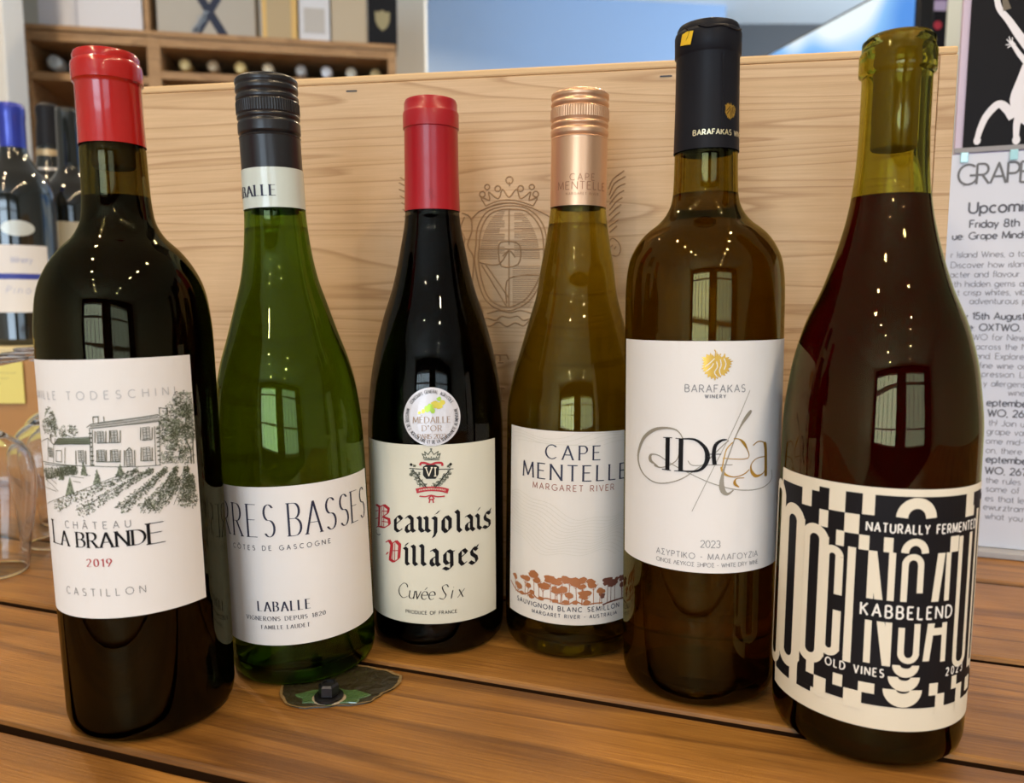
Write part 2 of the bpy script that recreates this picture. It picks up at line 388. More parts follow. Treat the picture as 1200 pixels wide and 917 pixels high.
class Ink:
    """flat print in millimetres: u along the surface, v up it"""
    def __init__(s): s.v = []; s.f = []; s.lay = []; s.k = 0
    def fill(s, extra=0.0):
        s.lay += [(s.k % 20) * 4.0e-6 + extra] * (len(s.v) - len(s.lay))
    def quad(s, a, b, c, d):
        i = len(s.v); s.v += [a, b, c, d]; s.f.append((i, i + 1, i + 2, i + 3)); s.fill()
    def dot(s, c, r, n=8, rz=None):
        i = len(s.v); rz = rz or r
        s.v += [(c[0] + r * math.cos(2 * math.pi * k / n), c[1] + rz * math.sin(2 * math.pi * k / n)) for k in range(n)]
        s.f.append(tuple(range(i, i + n))); s.fill(2.0e-6)
    def stroke(s, p, w, nib=None, thin=0.25, w1=None, seg=2.4, joins=True):
        s.k += 1
        q = [p[0]]
        for a, b in zip(p, p[1:]):
            L = math.dist(a, b)
            if L < 1e-6: continue
            n = max(1, int(math.ceil(L / seg)))
            q += [(a[0] + (b[0] - a[0]) * k / n, a[1] + (b[1] - a[1]) * k / n) for k in range(1, n + 1)]
        m = len(q) - 1
        if m < 1:
            s.dot(p[0], w / 2); return
        if nib is not None:
            nx, nz = w / 2 * math.cos(R(nib)), w / 2 * math.sin(R(nib))
            for a, b in zip(q, q[1:]):
                s.quad((a[0] - nx, a[1] - nz), (a[0] + nx, a[1] + nz), (b[0] + nx, b[1] + nz), (b[0] - nx, b[1] - nz))
            w = w * thin; s.k += 1
        # a ribbon with shared edges; it is cut and rounded off only where the line turns sharply
        dirs = []
        for a, b in zip(q, q[1:]):
            L = math.dist(a, b); dirs.append(((b[0] - a[0]) / L, (b[1] - a[1]) / L))
        start = 0
        for i in range(1, m + 1):
            sharp = i < m and dirs[i - 1][0] * dirs[i][0] + dirs[i - 1][1] * dirs[i][1] < 0.62
            if i < m and not sharp: continue
            base = len(s.v)
            for k in range(start, i + 1):
                if k == start: d = dirs[k]
                elif k == i: d = dirs[k - 1]
                else:
                    d = (dirs[k - 1][0] + dirs[k][0], dirs[k - 1][1] + dirs[k][1]); L = math.hypot(*d); d = (d[0] / L, d[1] / L)
                ww = (w if w1 is None else w + (w1 - w) * k / m) / 2
                s.v += [(q[k][0] + d[1] * ww, q[k][1] - d[0] * ww), (q[k][0] - d[1] * ww, q[k][1] + d[0] * ww)]
            for k in range(i - start):
                s.f.append((base + 2 * k, base + 2 * k + 1, base + 2 * k + 3, base + 2 * k + 2))
            s.fill()
            if sharp and joins:
                ww = w if w1 is None else w + (w1 - w) * i / m
                if ww > .25: s.dot(q[i], ww / 2, 8)
            start = i; s.k += 1
    def rect(s, u0, v0, u1, v1):
        s.k += 1
        n = max(1, int(math.ceil(abs(u1 - u0) / 2.0)))
        for k in range(n):
            a, b = u0 + (u1 - u0) * k / n, u0 + (u1 - u0) * (k + 1) / n
            s.quad((a, v0), (b, v0), (b, v1), (a, v1))
    def poly(s, pts, mx=3.0):
        s.k += 1
        tris = tessellate_polygon([[Vector((x, z, 0)) for x, z in pts]])
        st = [tuple(pts[i] for i in t) for t in tris]
        while st:
            t = st.pop()
            e = max(range(3), key=lambda i: math.dist(t[i], t[(i + 1) % 3]))
            a, b, c = t[e], t[(e + 1) % 3], t[(e + 2) % 3]
            if math.dist(a, b) > mx:
                m = ((a[0] + b[0]) / 2, (a[1] + b[1]) / 2); st += [(a, m, c), (m, b, c)]
            else:
                i = len(s.v); s.v += [a, b, c]; s.f.append((i, i + 1, i + 2)); s.fill()
    def blob(s, cx, cz, r, rnd, n=9, rz=None):
        rz = rz or r
        s.poly([(cx + r * (0.7 + 0.45 * rnd.random()) * math.cos(2 * math.pi * k / n), cz + rz * (0.7 + 0.45 * rnd.random()) * math.sin(2 * math.pi * k / n)) for k in range(n)])
    def text(s, t, u0, v, h, u1=None, w=0.11, nib=None, serif=0.0, slant=0.0, track=0.22, xs=1.0, align='l', thin=0.25):
        """cap height h; fills u0..u1 when u1 is given"""
        def width(x, k):
            return sum((G[c][0] * xs if c in G else 0.34) * h + k * h for c in t) - k * h
        k = track
        sx = 1.0
        if u1 is not None:
            need = (u1 - u0)
            base = width(xs, 0)
            k = (need - base) / h / max(1, len(t) - 1)
            if k < 0.12:
                k = 0.12; sx = need / width(xs, k)
        elif align == 'c': u0 -= width(xs, k) / 2
        x = u0
        for c in t:
            if c not in G:
                x += (0.34 + k) * h * sx; continue
            gw, st = G[c]
            for p in st:
                q = [(x + (a * xs + slant * b) * h * sx, v + b * h) for a, b in p]
                s.stroke(q, w * h, nib, thin)
                if serif:
                    for e, nb, raw in ((q[0], q[1], p[0]), (q[-1], q[-2], p[-1])):
                        dx, dz = abs(e[0] - nb[0]), abs(e[1] - nb[1])
                        if dz > dx and (abs(raw[1]) < .02 or abs(raw[1] - 1) < .02 or abs(raw[1] - .64) < .02):
                            s.stroke([(e[0] - serif * h * sx, e[1]), (e[0] + serif * h * sx, e[1])], w * h * 0.38)
            x += (gw * xs + k) * h * sx
        return x
    def build(s, name, mat, parent, fn, off):
        if not s.v: return None
        o = mesh_obj(name, [fn(u, v, off + l) for (u, v), l in zip(s.v, s.lay)], s.f, mat, parent)
        return o


def pchip(pts):
    """monotone interpolation of radius over height"""
    z = [p[0] for p in pts]; r = [p[1] for p in pts]; n = len(z)
    h = [z[i + 1] - z[i] for i in range(n - 1)]; d = [(r[i + 1] - r[i]) / h[i] for i in range(n - 1)]
    m = [d[0]] + [0] * (n - 2) + [d[-1]]
    for i in range(1, n - 1):
        if d[i - 1] * d[i] > 0:
            w1, w2 = 2 * h[i] + h[i - 1], h[i] + 2 * h[i - 1]
            m[i] = (w1 + w2) / (w1 / d[i - 1] + w2 / d[i])
    def f(x):
        if x <= z[0]: return r[0]
        if x >= z[-1]: return r[-1]
        i = max(k for k in range(n - 1) if z[k] <= x)
        t = (x - z[i]) / h[i]
        return (2 * t ** 3 - 3 * t * t + 1) * r[i] + (t ** 3 - 2 * t * t + t) * h[i] * m[i] + (3 * t * t - 2 * t ** 3) * r[i + 1] + (t ** 3 - t * t) * h[i] * m[i + 1]
    return f



def lines(name, mat, parent, fn, off, rows):
    """each line of print is a piece of its own; rows = (text, args...)"""
    for t, args, kw in rows:
        k = Ink(); k.text(t, *args, **kw); k.build(name, mat, parent, fn, off)


def T(t, *args, **kw): return (t, args, kw)

# ---------------------------------------------------------------- traced line art, millimetres on each surface
HOUSE_LINE = "-0.9,140.3 0.8,141.6 5.9,142.4 26.5,143.9 29,141.9;0,139.8 13,140.6 27,141;1.4,139.4 0.2,124.1;0.2,124.1 17.1,122.7 26.3,122.1;27,141 26,122.1;24.9,139 24.3,122.4;0.3,139.5 -0.5,124.1;2,141.6 2,144.5 4.1,144.6 4,142;1.9,144.7 4.3,144.8;27.2,143.9 27.4,146.7 30.6,145.9 30.6,143.5;27,146.7 30.9,146;6.2,142.4 6.2,144.7;31.1,143.1 27.6,141.1;-18.5,132.7 -15,135.6 -0.2,136.3 0.1,133.8;-18.5,132.7 -8.3,133.4 0.2,133.3;-22.6,135.1 -18.5,132.7 -19.8,124.4;-22.6,135.1 -24.5,125.3;-33.7,132.2 -22.6,135.1;-29,123.4 -7.7,124.3 0.2,124.1;-11.8,131.7 -12.6,124.9;-17.2,130.2 -13.9,130.4 -14.3,125.5 -17.9,125.6 -17.2,130.2;-14.5,139.3 -10.4,137.1 -8,136.4;-33.9,124.1 -19.8,124.6 -7.7,124.3"
HOUSE_WIN = "3.5,138.5 5.6,138.4 5.3,133.8 3.1,133.9;8.7,138.6 10.8,138.5 10.4,133.7 8.3,133.8;20.6,139 22.9,138.8 22.6,133.5 20.3,133.8;3.3,130.7 5.4,130.6 5.1,126 2.9,126.1;8.5,130.5 10.5,130.3 10.3,125.6 8.2,125.8;20.2,130.4 22.5,130.1 22.2,124.7 19.8,125;13.7,129.8 15.7,129.7 15.4,123.3 13.4,123.5;-5,130.7 -3,130.7 -3.3,125.8 -5.4,125.8;-22.6,130.9 -19.9,131.1 -20.5,127.4 -23.3,127.2"
HOUSE_SHUT = "2.4,138.7 2,133.8;6.6,138.5 6.2,133.6;8,138.8 7.6,133.6;12,138.6 11.6,133.4;19.6,139.1 19.2,133.8;24,138.6 23.6,133.7;2.5,130.7 2.2,126.1;6.1,130.6 5.8,125.9;7.8,130.5 7.5,125.8;11.4,130.2 11,125.6;19.2,130.6 18.8,124.8;23.4,130.1 23,124.7;12.9,130.1 12.5,123.4;16.7,129.8 16.4,123;-6.5,130.6 -6.9,124.8;-2.1,130.6 -2.4,124.8;2.8,133.7 11.6,133.5;19.7,133.7 23.6,133.5;1.8,125.9 11.3,125.3;19.1,124.9 23.6,124.5;13.7,129.8 14.8,131 15.7,129.7"
HOUSE_ROOF = "0.8,140.8 26.5,142.9;0.2,139.9 27,141.5;3.4,141.9 27.1,143.5;-17.3,133.8 -0,134.8;-16.1,135 -0.3,135.7;-17.3,133.2 -0.1,133.9"
ROWS = "-20.2,106.2 1.2,114.3 17,120.9;-5.8,104.9 9.9,113.8 22.1,120.3;10.6,105.6 19.5,112.8 27.8,119.7;18.9,104.9 27.6,112.8 32.5,119.3;22.6,104 29.4,109.7 32.5,114.7;35,104.3 35.9,111.2 37.3,118.7;38.9,103.4 39,110.6 38.9,114.1;-37.1,119.4 -16.8,122 -7.8,123.1;-29.5,117.8 -18.2,119.8 -7.9,121.8"
ROWLINES = "-31.3,105.4 -8.8,112.6 5.3,117.9 16.4,121.5;-6.4,105.6 2.3,110.9 16.2,118;9.6,105.4 15.7,110.5 26.1,118.6;18.3,104.7 25.6,111.8 32.2,119.7;27.1,104.9 31.6,112.1 36.5,118.9;30.4,103.9 33.6,110.3;-28.7,116.5 -22.7,115.2 -18.1,112.7;-23.7,117.9 -18.8,115.7;-33.6,112.9 -24.7,112.9 -19.2,112.5;-9.1,117.7 -5.4,117.1;-9.7,119.7 -3.8,119.1;-3,120.1 -0.9,120.1;-27.7,123.6 -27.2,113.9"
CONES = "-10.6,119.6 -14,111 -9,112.3;1.9,122.7 -0.3,116.1 3,116.6;11,124.7 8.8,119 12.1,119.7;-3.6,126.2 -5.3,120.1 -2.4,120.3;-15,124.1 -17.4,117.5 -13.8,118.1"
TREES1 = "-20.3,144 4.45;-24.6,140.4 3.34;-17.2,141.5 2.97;-7.4,139.2 2.82;-11.9,138.4 2.59;-18.8,138.7 3.34;37.9,147.4 6.3;34.5,141.6 7.41;30.6,136.6 5.19;38.8,138.9 6.67;36,132.3 7.04;41.7,143.4 4.45;31,131.7 4.45;29.1,125.1 2.97;33.3,125.8 4.45;37.7,124.3 3.71;28.9,140.2 2.22;41,134.4 4.45"
TRUNK1 = "39.8,120.4 39.9,126.1 38.2,130.6;41.1,120.1 41.2,126.5 41.6,131.4;-20.3,136.6 -20.5,133.9"
SWIRLGREY = "-17.1,126.9 -17.4,130.3 -20.1,133.6 -25.6,134.2 -32.2,132.4 -38.6,127.1 -42,118.4 -39.1,111.6 -31.8,107.9 -24.7,108.3 -17.5,111.1 -11.7,115.5 -6.8,119.6 -2.7,124 0.6,127.4 3.1,129.5;-30.8,116.6 -33.6,118 -33.1,120.7 -28.8,120.9 -23.9,118.4 -15,114.4 -4.9,110.1 5.4,107 15.2,105.8 23.6,106.5 29,109.2 28.7,113.7;-30.8,116.1 -28.2,115.3 -23.9,116.6 -19.9,119.7 -18.6,123.7;-14.7,119.7 -12.6,117.8 -5.1,118.3 5.1,118.3"
SLASH = "12.9,152.2 6.4,137.6 -3.4,117.1 -12.6,96.2"
TALLSTROKE = "13.5,142.4 10.1,138.3 6.6,132 3.7,123.9 1.2,116.2 0.3,110.1 1,106.2 3.2,104.7 5.9,106.5"
ID = "-24.3,129.8 -24.3,114.8;-18,129.8 -18,114.8;-18,129.8 -11.9,129.8 -7.6,126.5 -6.2,122.2 -7.4,117.9 -10.8,115.3 -18,114.8;-26.5,129.7 -22.1,130;-26.9,114.6 -22.5,114.6;-20.5,129.9 -17,129.8;-20.9,114.6 -15.9,114.8"
FBLK = "2.2,130 -0.3,129.6 -2.8,127.4 -3.5,123.1 -3,118.4;-5.2,123.3 -0.2,123.3"
EA = "0.7,121.4 12.6,120.9 11.7,126.1 8.5,129.8 5.3,130.3;-0.1,117.1 1.7,114 6.2,112.6 10.8,113.6 13.6,115.6;15.6,126.7 18.3,128.2 22,127.4 23.5,124.2 24.1,111.3;23.3,120.7 18,120.4 14.8,118.1 14.9,114.6 17.7,112.1 22,112.9 23.8,115.3;10.9,111.9 7.1,111.7 6.4,109.5 8.6,107.7;4.9,128.6 2.3,125.7 1.1,121.4 0.4,117.1"
LION = "-3.6,157.2 -6.7,158.5 -8,160.1 -9.4,162.2 -8.9,164.8 -9.3,167.3 -7.3,168.6 -5.7,169.2 -3.8,167.7 -3,169.8 -1.6,167.7 0.5,168.3 2.2,167.3 4,165.6 3.2,163.1 2.5,161 0.7,159.3 -1.4,158.5"
LIONLINE = "-8,163.1 -5.2,165.6 -4,166.9;-7.6,161 -5.2,163.1 -4.4,164.8;-3.2,165.6 -2.7,163.1 -3.9,160.6 -2.6,158.5;-1.5,166.5 -1.1,163.9 -1.8,161.4 -1.1,159.3;0.1,166.9 1,164.3 0.2,161.8;-3.8,167.7 -3.5,169.8 -4.1,170.8;-2,167.7 -1.3,169;0.1,168.1 0.5,169"
BLK1 = "-20,76.4 -20.1,70.8 -18.1,69.5 -15.7,71.4;-20,76.4 -17.7,78.4 -15.8,76.7 -19.6,73.5;-13.5,77.4 -11.7,79 -9.8,77.4 -9.9,71.5 -8.5,70.4;-10.1,75.1 -12.8,73.5 -13.3,71.2 -11.9,69.9 -10.1,71.9;-6.5,78.7 -5.3,77.7 -5.4,72.2 -3.9,70.6 -2,72.2;-2.8,78.8 -1.7,77.7 -1.8,71.8 -0.3,70.6;1.6,78.6 3,77.7 2.8,69.9 1.7,67.6;3.4,80.4 4.8,81.8;8.3,78.8 7,77.1 6.9,72 8.7,70.1 10.5,71.8 10.6,76.8 8.8,78.8;13.9,81.4 15.2,80 15.1,71.3 16.5,69.7;19.1,77.3 21.1,78.1 22.9,76.2 22.8,70.7 24.5,69.1;22.6,74.4 20,73.4 19.7,71.1 20.9,69.6 22.6,71;25.9,77.6 27.4,76.1 27.3,70.5 29.1,69;27.1,79.7 28.5,81;36.4,76.1 33.6,77.5 31.9,75.9 32.4,73.9 35.8,71.8 36,69.3 33.4,68.7 30.8,70;35.8,76.8 36.8,78.7"
BLK2 = "-14.6,61.3 -13.3,60.3 -13.5,52.9 -12.3,51.8;-13.9,62.3 -12.6,63.8;-10.1,62.8 -8.9,61.8 -9.1,53.3 -7.7,51.9;-5.4,63.4 -4.2,62.2 -4.4,53.5 -3,52.1;-0.2,59.8 1.8,61 3.4,59.3 3.3,53.2 4.5,51.8;3.2,57.2 0.6,55.8 0.2,53.6 1.5,51.9 3.1,53.5;9.4,60 7.6,58.3 7.5,54.2 9,52.4 11.2,53.9 11.2,58.7 9.4,60;11.2,58.7 12.8,59.5;11.2,55 11.2,50.8 9.3,49.4 6.8,50.6;15.9,58.2 15.8,53.1 17.5,51 19.7,52.5;15.9,58.2 17.9,59.6 19.7,57.6 16.3,55.3;26.2,57.8 24,59.5 22.6,58 23,56.1 25.6,54 26.1,51.7 23.9,50.4 21.5,52.1;25.7,58.8 26.8,60.5"
BLKRED = "-36.3,81.5 -32.6,81 -33.8,70.2 -36.2,68.5;-33.3,80.5 -28.3,82.8 -24.7,81.3 -25.3,78.6 -29.6,76;-29.6,76 -24.6,75.5 -24.2,72.5 -28.3,70.1 -33.8,69.7;-27.6,62 -24.8,63.7 -23,61.8 -24.5,53 -21.5,52.1 -18.3,54.5;-23,61.9 -20,64.1 -17.5,62.3 -18.3,54.5;-26,56.7 -27.1,55.3"
BLKREDTHIN = "-30.3,81.3 -30.7,70.3;-28.5,82.1 -28.9,70.7;-30.4,78.9 -25.2,79.8;-30.6,73.2 -24.6,73.8;-22,62.1 -22.7,53.1;-20.6,62.8 -21.1,52.9;-22.1,58.3 -18.2,59;-37.2,77.5 -34.1,78.6;-37.5,73.1 -34,74.4"
BLKTAIL = "-36.3,67.2 -36.8,65.5 -35.2,64.7 -32.3,65.4"
CROWN3 = "-2.7,109.7 5.4,109.6;-2.3,110.6 -3.6,112.9 -1.8,112 -2.2,114 -0.4,112.4 1.2,114.7 2.6,112.4 4.9,114.1 4.4,112 6,113 5.1,110.5;-2.3,110.6 1.1,110.2 5.1,110.5;1.2,114.7 1.2,115.8;0.6,115.4 1.8,115.4"
EMBL3 = "-10.7,104.8 12.8,104.3;-8.8,104.4 -6.5,101.3 -1.2,94.3;11.2,104.2 8.2,101.2 2.8,94.3;-3.6,112.2 -3.6,112.1"
LEAF3 = "-8.4,102.2 1.73;-6.5,99.5 1.57;-4.8,97.3 1.73;-2.5,96 1.26;6.8,98.5 1.88;5,96.8 1.57;8.7,100.7 1.57;10.5,102.4 1.1;-9.8,101.6 0.79;2.4,95.9 1.1;-7.8,106.2 0.63;10.4,105.9 0.63;-5.6,101.8 0.94"
SHIELD3 = "-3.2,105.9 -1.4,107 3.4,107 5.2,105.8 4.9,101.8 3.3,99.4 -1.6,99.4 -3.3,101.4"
VI3 = "-1.7,105.5 -0.2,101 1.5,105.5;3.2,105.4 3.2,100.9;-2.3,105.5 -1,105.5;0.9,105.5 2,105.5;2.6,105.4 3.9,105.4;2.5,100.9 3.9,100.9"
RIB3 = "-7.1,92.7 -3,93.7 1,94 5.9,93.6 9.9,92.4;-4.8,106.6 -4.1,107.9 -1.9,107.9 0.8,107 3.4,107.9 6.5,107.8 7,106.2;-5.4,90 -2.2,89.8 0.9,90.5 4,89.7 8,89.8;0.9,90.3 -0.4,88.9 0.9,88.2 2.3,88.9 0.9,90.3;0.3,88.7 -0.3,86.4;1.5,88.7 2,86.4"
CREST = "-1.6,266.8 -1.6,264.2;-16.7,252.6 -19.3,257.8 -14,256 -14.8,261.1 -8.6,256.7 -6,262.6 -1.9,257.4 2.8,262.4 5.5,256.4 11.6,260.5 10.7,255.4 15.9,257 13.3,252;-16.7,252.6 -8.6,255.5 1.9,255.6 13.3,252;-15.8,251.2 -8.7,253.8 1.9,253.9 12.5,250.7;-21.1,249.3 -12.2,252.5 -1.6,254 9,252.1 19.5,247.6 26.4,243.3;-26.5,244.2 -21.1,249.3;-23,228.6 -22.1,238.9 -16.7,248.3 -8.7,251.6 0.2,252.3 9.8,250.4 17.7,243.4 21.6,233.1 21.7,216 17.9,203.9 10.9,193.5 2,188.3 -3.4,187.4 -10.6,189.1 -17.8,195.3 -22.2,207.6 -24,219.9 -23,228.6;-20.9,228.5 -19.7,238 -14.9,246.6 -7.8,249.9 0.2,250.2 9,248.7 16,241.7 19.5,232.3 19.6,216 15.8,204.8 9.1,194.9 1.1,190.4 -3.4,189.7 -9.7,191.4 -16,197.1 -19.9,208.5 -21.6,219.8 -20.9,228.5;-1.9,250.6 -1.9,228.3;-20.9,225.9 19.6,225.5;-1.9,225.7 -2,189.7;-20.9,217.7 -8.7,216.2 -1.9,225.7;-19.5,216.3 -3.4,190;-16.8,216.3 -2,195.3;-8.7,226.7 -6.9,230.1 2,230 5.5,225.6 3.7,216.1 -6.9,215.4 -8.7,226.7;-6,221.4 -1.6,224.8 2,220.5;-3.4,191.8 -3.4,205.8 5.5,209.2 17.9,209.1;-31.9,248.6 -26.5,245.9 -25.7,237.3 -28.4,228.6 -24.9,221.6 -24.9,212.9 -25.9,202.4;-30.5,246 -32.9,239.1 -30.2,232.1 -32.4,225.2 -29.4,216.4 -30,207.7 -27.7,198.8;-25,195.3 -21.4,193.5 -18.7,186.5 -20.6,181.2;-23.2,191.8 -24.2,186.5 -20.5,182.9;-19.6,181.2 -16,182.9 -10.6,181.2 -7,183.9 -1.6,183 3.8,183.9 7.3,181.2 12.7,183;-16,185.6 -8.8,187.4 -1.6,186.1 5.5,187.4 12.7,185.6;-18.7,179.4 -14.2,177.6 -8.8,180.3 -3.4,177.3 2,179.8 7.3,177.7 10.9,181.3"
CRESTBALL = "-1.6,267.9 2.16;-9,263 1.77;5.4,262.7 1.77;-15.7,264.2 1.57;12.4,263.5 1.57;-18.8,259.8 1.77;14.9,259.1 1.77"
WING = "59.6,261 62.1,266.8 68.7,271.6;60.2,257.7 63,264.3 69.6,268.3;60.6,255.2 64.7,261.8 69.7,264.1;60.3,251.9 64.8,257.6 68.9,260;60.3,248.5 64.3,253.4 68.1,255.9;60,245.2 64,249.3 67.4,251.7;60.4,241.8 63.8,245.1 66.6,247.2;60,238.5 63.3,240.9 65.8,242.6;60.5,235.1 62.9,237.2 65,238.9;62.7,227.5 60.1,225 61.9,221.6 65.8,221 67.5,224.9 66,229.1 62.6,231.7 60.6,230;64.7,226.6 63.5,224.9;61.9,220.4 62.9,213.9 61.2,207.1;-69,270.2 -72.6,269.4;-69,267.6 -73.2,266.3;-69,265 -72.7,263.3;-69.1,262.4 -72.2,260.7;-69.1,259.8 -71.9,258.1;-69.2,257.2 -71.6,255.5;-69.2,254.6 -71.1,252.9;-69.2,251.9 -70.7,250.2;-69.3,247.6 -70.6,246.4"
CASETEXT = "-11,159.9 -11,155.4;-13.4,159.5 -3.4,159.6;-3.4,159.6 -2,156.4;-7.9,159.5 -7.6,154.9;-9.2,154.5 -5.6,154.6;2.9,139.5 0.2,140 -1.6,136.7 0.2,132.8 3.4,133.6;-8.9,138.4 -4.9,138.5;-6.7,138.4 -6.7,130.3;-8.9,130.3 -4.9,130.3"
PAPER_TEXT = [(2.8, 281.1, 15.7, 'GRAPE MINDS', 0), (11.3, 260.0, 8.2, 'Upcoming', 1), (12.4, 249.3, 5.6, 'Friday 8th August', 1), (1.6, 240.8, 5.1, 'ue: Grape Minds shop', 1), (1.3, 227.4, 4.4, 'r Island Wines, a tasting', 0), (1.7, 219.7, 4.5, 'Discover how island clim', 0), (1.5, 212.6, 4.5, 'acter and flavour. From', 0), (2.5, 205.5, 4.5, 'rth hidden gems and isl', 0), (4.0, 199.1, 4.5, 'ct crisp whites, vibrant', 0), (15.7, 192.6, 4.5, 'adventurous palate', 0), (12.4, 181.0, 5.1, 'y 15th August: New', 1), (15.8, 172.6, 5.1, 'e: OXTWO, 267 Ba', 1), (19.0, 165.5, 4.5, 'WO for New World', 0), (21.7, 158.4, 4.5, 'across the New', 0), (22.1, 151.3, 4.5, 'and. Explore b', 0), (24.8, 144.2, 4.5, 'fine wine out', 0), (26.8, 137.7, 4.6, 'pression. Light', 0), (28.4, 130.6, 4.5, 'y allergens w', 0), (45.0, 124.1, 4.5, 'wine', 0), (31.5, 115.7, 5.2, 'eptember:', 1), (32.6, 107.8, 5.3, 'WO, 267 Ba', 1), (33.6, 100.6, 4.6, 'th! Join us in', 0), (32.8, 94.0, 4.6, 'grape varie', 0), (32.7, 86.7, 4.6, 'ome mid-w', 0), (33.1, 79.5, 4.6, 'on, there w', 0), (33.6, 72.2, 5.3, 'eptember:', 1), (33.5, 63.5, 5.3, 'WO, 267 Ba', 1), (34.5, 56.2, 4.7, 'the rules are', 0), (34.9, 49.5, 4.7, 'some of the', 0), (34.8, 42.1, 4.7, 'es that let ea', 0), (34.0, 35.3, 4.7, 'ewurztramine', 0), (35.6, 28.1, 4.7, 'what you exp', 0)]
FIG = {'arm': '20.5,416.3 22.8,406.2 29.5,396.7 36.2,386.1 44.6,374.1', 'hand': '31.5,381.7 33.9,378.8', 'f1': '31.5,381.7 30.2,385.6', 'f2': '31,381.2 28.8,383.9', 'f3': '31.1,379.9 28.4,379.9', 'f4': '31.7,379 29.6,377.7', 'f5': '32.3,381.7 32.4,384.7', 'fore': '32.8,379.8 37,373.1 43,365.1', 'torso': '39.8,364.8 37.1,355.2 33.4,341.8 36.3,331.6 43.6,322.2 52.3,322.8 54.3,359.6 46.9,372.7', 'leg': '36.5,327.8 32.2,334.4 26.4,338.4 19.5,331.1 16,322.5 14,313.7', 'leg2': '41.6,336.1 39,323.8 39.2,311.8', 'cup': '25.8,411.9 27.9,404.3'}
M['black_band'] = pm('black_band_print', (0.018, 0.016, 0.018), .55)
# ---------------------------------------------------------------- the room
M['wall'] = pm('cream_wall_paint', (0.62, 0.60, 0.54), 0.8, bump=(60, 0.1, 0.001))
M['wall_dark'] = pm('dark_shop_wall', (0.10, 0.085, 0.07), 0.7)
M['wall_grey'] = pm('grey_wall_paint', (0.105, 0.10, 0.10), 0.8)
M['wall_blue'] = pm('blue_grey_paint', (0.34, 0.46, 0.66), 0.55)
M['ceil'] = pm('white_ceiling_paint', (0.74, 0.75, 0.74), 0.8)
M['white_paint'] = pm('white_gloss_paint', (0.70, 0.70, 0.67), 0.4)
M['floor'] = wood_mat('floor_boards', (0.10, 0.06, 0.03), (0.20, 0.12, 0.06), (0.26, 0.16, 0.08), (1, 6, 6), 2, 0.4, bump=0.1)


def structure(name, mb, mat, **k):
    o = mb.build(name, mat, **k); o['kind'] = 'structure'; return o


structure('floor', MB().box(-2.6, -4.2, -0.80, 3.0, 4.9, -0.76), M['floor'])
structure('ceiling', MB().box(-2.6, -4.2, 1.72, 3.0, 4.9, 1.78), M['ceil'])
structure('wall_left', MB().box(-2.65, -4.1, -0.76, -2.6, 4.9, 1.72), M['wall'])
structure('wall_right', MB().box(3.0, -4.1, -0.76, 3.05, 4.9, 1.72), M['wall'])
structure('wall_back', MB().box(-2.6, 4.32, -0.76, 3.0, 4.4, 1.72), M['wall_grey'])
# front wall behind the camera, with the two shop windows left open in it
fw = MB().box(-2.6, -4.1, -0.76, 3.0, -4.04, -0.46).box(-2.6, -4.1, 1.40, 3.0, -4.04, 1.72)
fw.box(-2.6, -4.1, -0.46, -2.30, -4.04, 1.40).box(-0.35, -4.1, -0.46, 0.42, -4.04, 1.40).box(2.18, -4.1, -0.46, 3.0, -4.04, 1.40)
structure('wall_front', fw, M['wall_dark'])
for wn, (x0, x1) in (('window_1', (-2.30, -0.35)), ('window_2', (0.42, 2.18))):
    f = MB().box(x0, -4.0, -0.46, x0 + .04, -3.93, 1.40).box(x1 - .04, -4.0, -0.46, x1, -3.93, 1.40).box(x0, -4.0, -0.46, x1, -3.93, -0.42).box(x0, -4.0, 1.36, x1, -3.93, 1.40)
    xm = (x0 + x1) / 2
    for q in (-.6, -.2, .2, .6): f.box(xm + q - .022, -3.93, -0.42, xm + q + .022, -3.90, 1.36)
    f.box(x0, -3.93, .95, x1, -3.90, 1.02)
    f.box(x0, -3.93, .10, x1, -3.90, .15)
    structure(wn, f, M['white_paint'])
# cream wall behind the wine rack, running back from left to right, then the blue-grey wall with its sloping left edge
structure('wall_rack', MB().box(-2.6, 2.55, -0.76, -0.28, 2.62, 1.72), M['wall'])
o = structure('wall_blue', MB().prism([(-0.62, 1.00), (1.10, 1.00), (1.10, 1.80), (-0.40, 1.80), (-0.58, 1.10)], 0, 0.06), M['wall_blue'])
o.name = 'wall_middle'; o.location = (0, 3.93, -0.08); o.rotation_euler = (0, 0, R(7))
structure('trim_1', MB().box(-0.78, 4.05, -0.76, -0.36, 4.12, 1.72), M['wall'])
structure('wall_side', MB().box(0.915, 1.62, -0.76, 3.0, 1.70, 1.72), pm('pale_blue_white_paint', (0.66, 0.76, 0.80), 0.7))
structure('door_1', MB().box(-1.70, 1.80, -0.76, -1.165, 1.86, 1.72).box(-1.19, 1.78, -0.76, -1.140, 1.86, 1.72), M['white_paint'], bevel=0.004)

# ceiling downlight fittings
lampm = pm('white_lamp_ring', (0.8, 0.8, 0.78), 0.4)
first = None
for i, (sx, sy) in enumerate(SPOTS):
    if first is None:
        root = empty('ceiling_downlight', (sx, sy, 1.72)); first = root
        MB().lathe([(.052, -.013), (.062, -.013), (.064, -.001), (.052, -.001)], 32, cap0=False, cap1=False).build('ring', lampm, root, True)
    else:
        root = first.copy(); COL.objects.link(root); root.location = (sx, sy, 1.72)
        for ch in list(first.children):
            c = ch.copy(); COL.objects.link(c); c.parent = root
    tag(root, 'round recessed white ceiling downlight above the shop floor', 'ceiling light', 'recessed ceiling downlights')

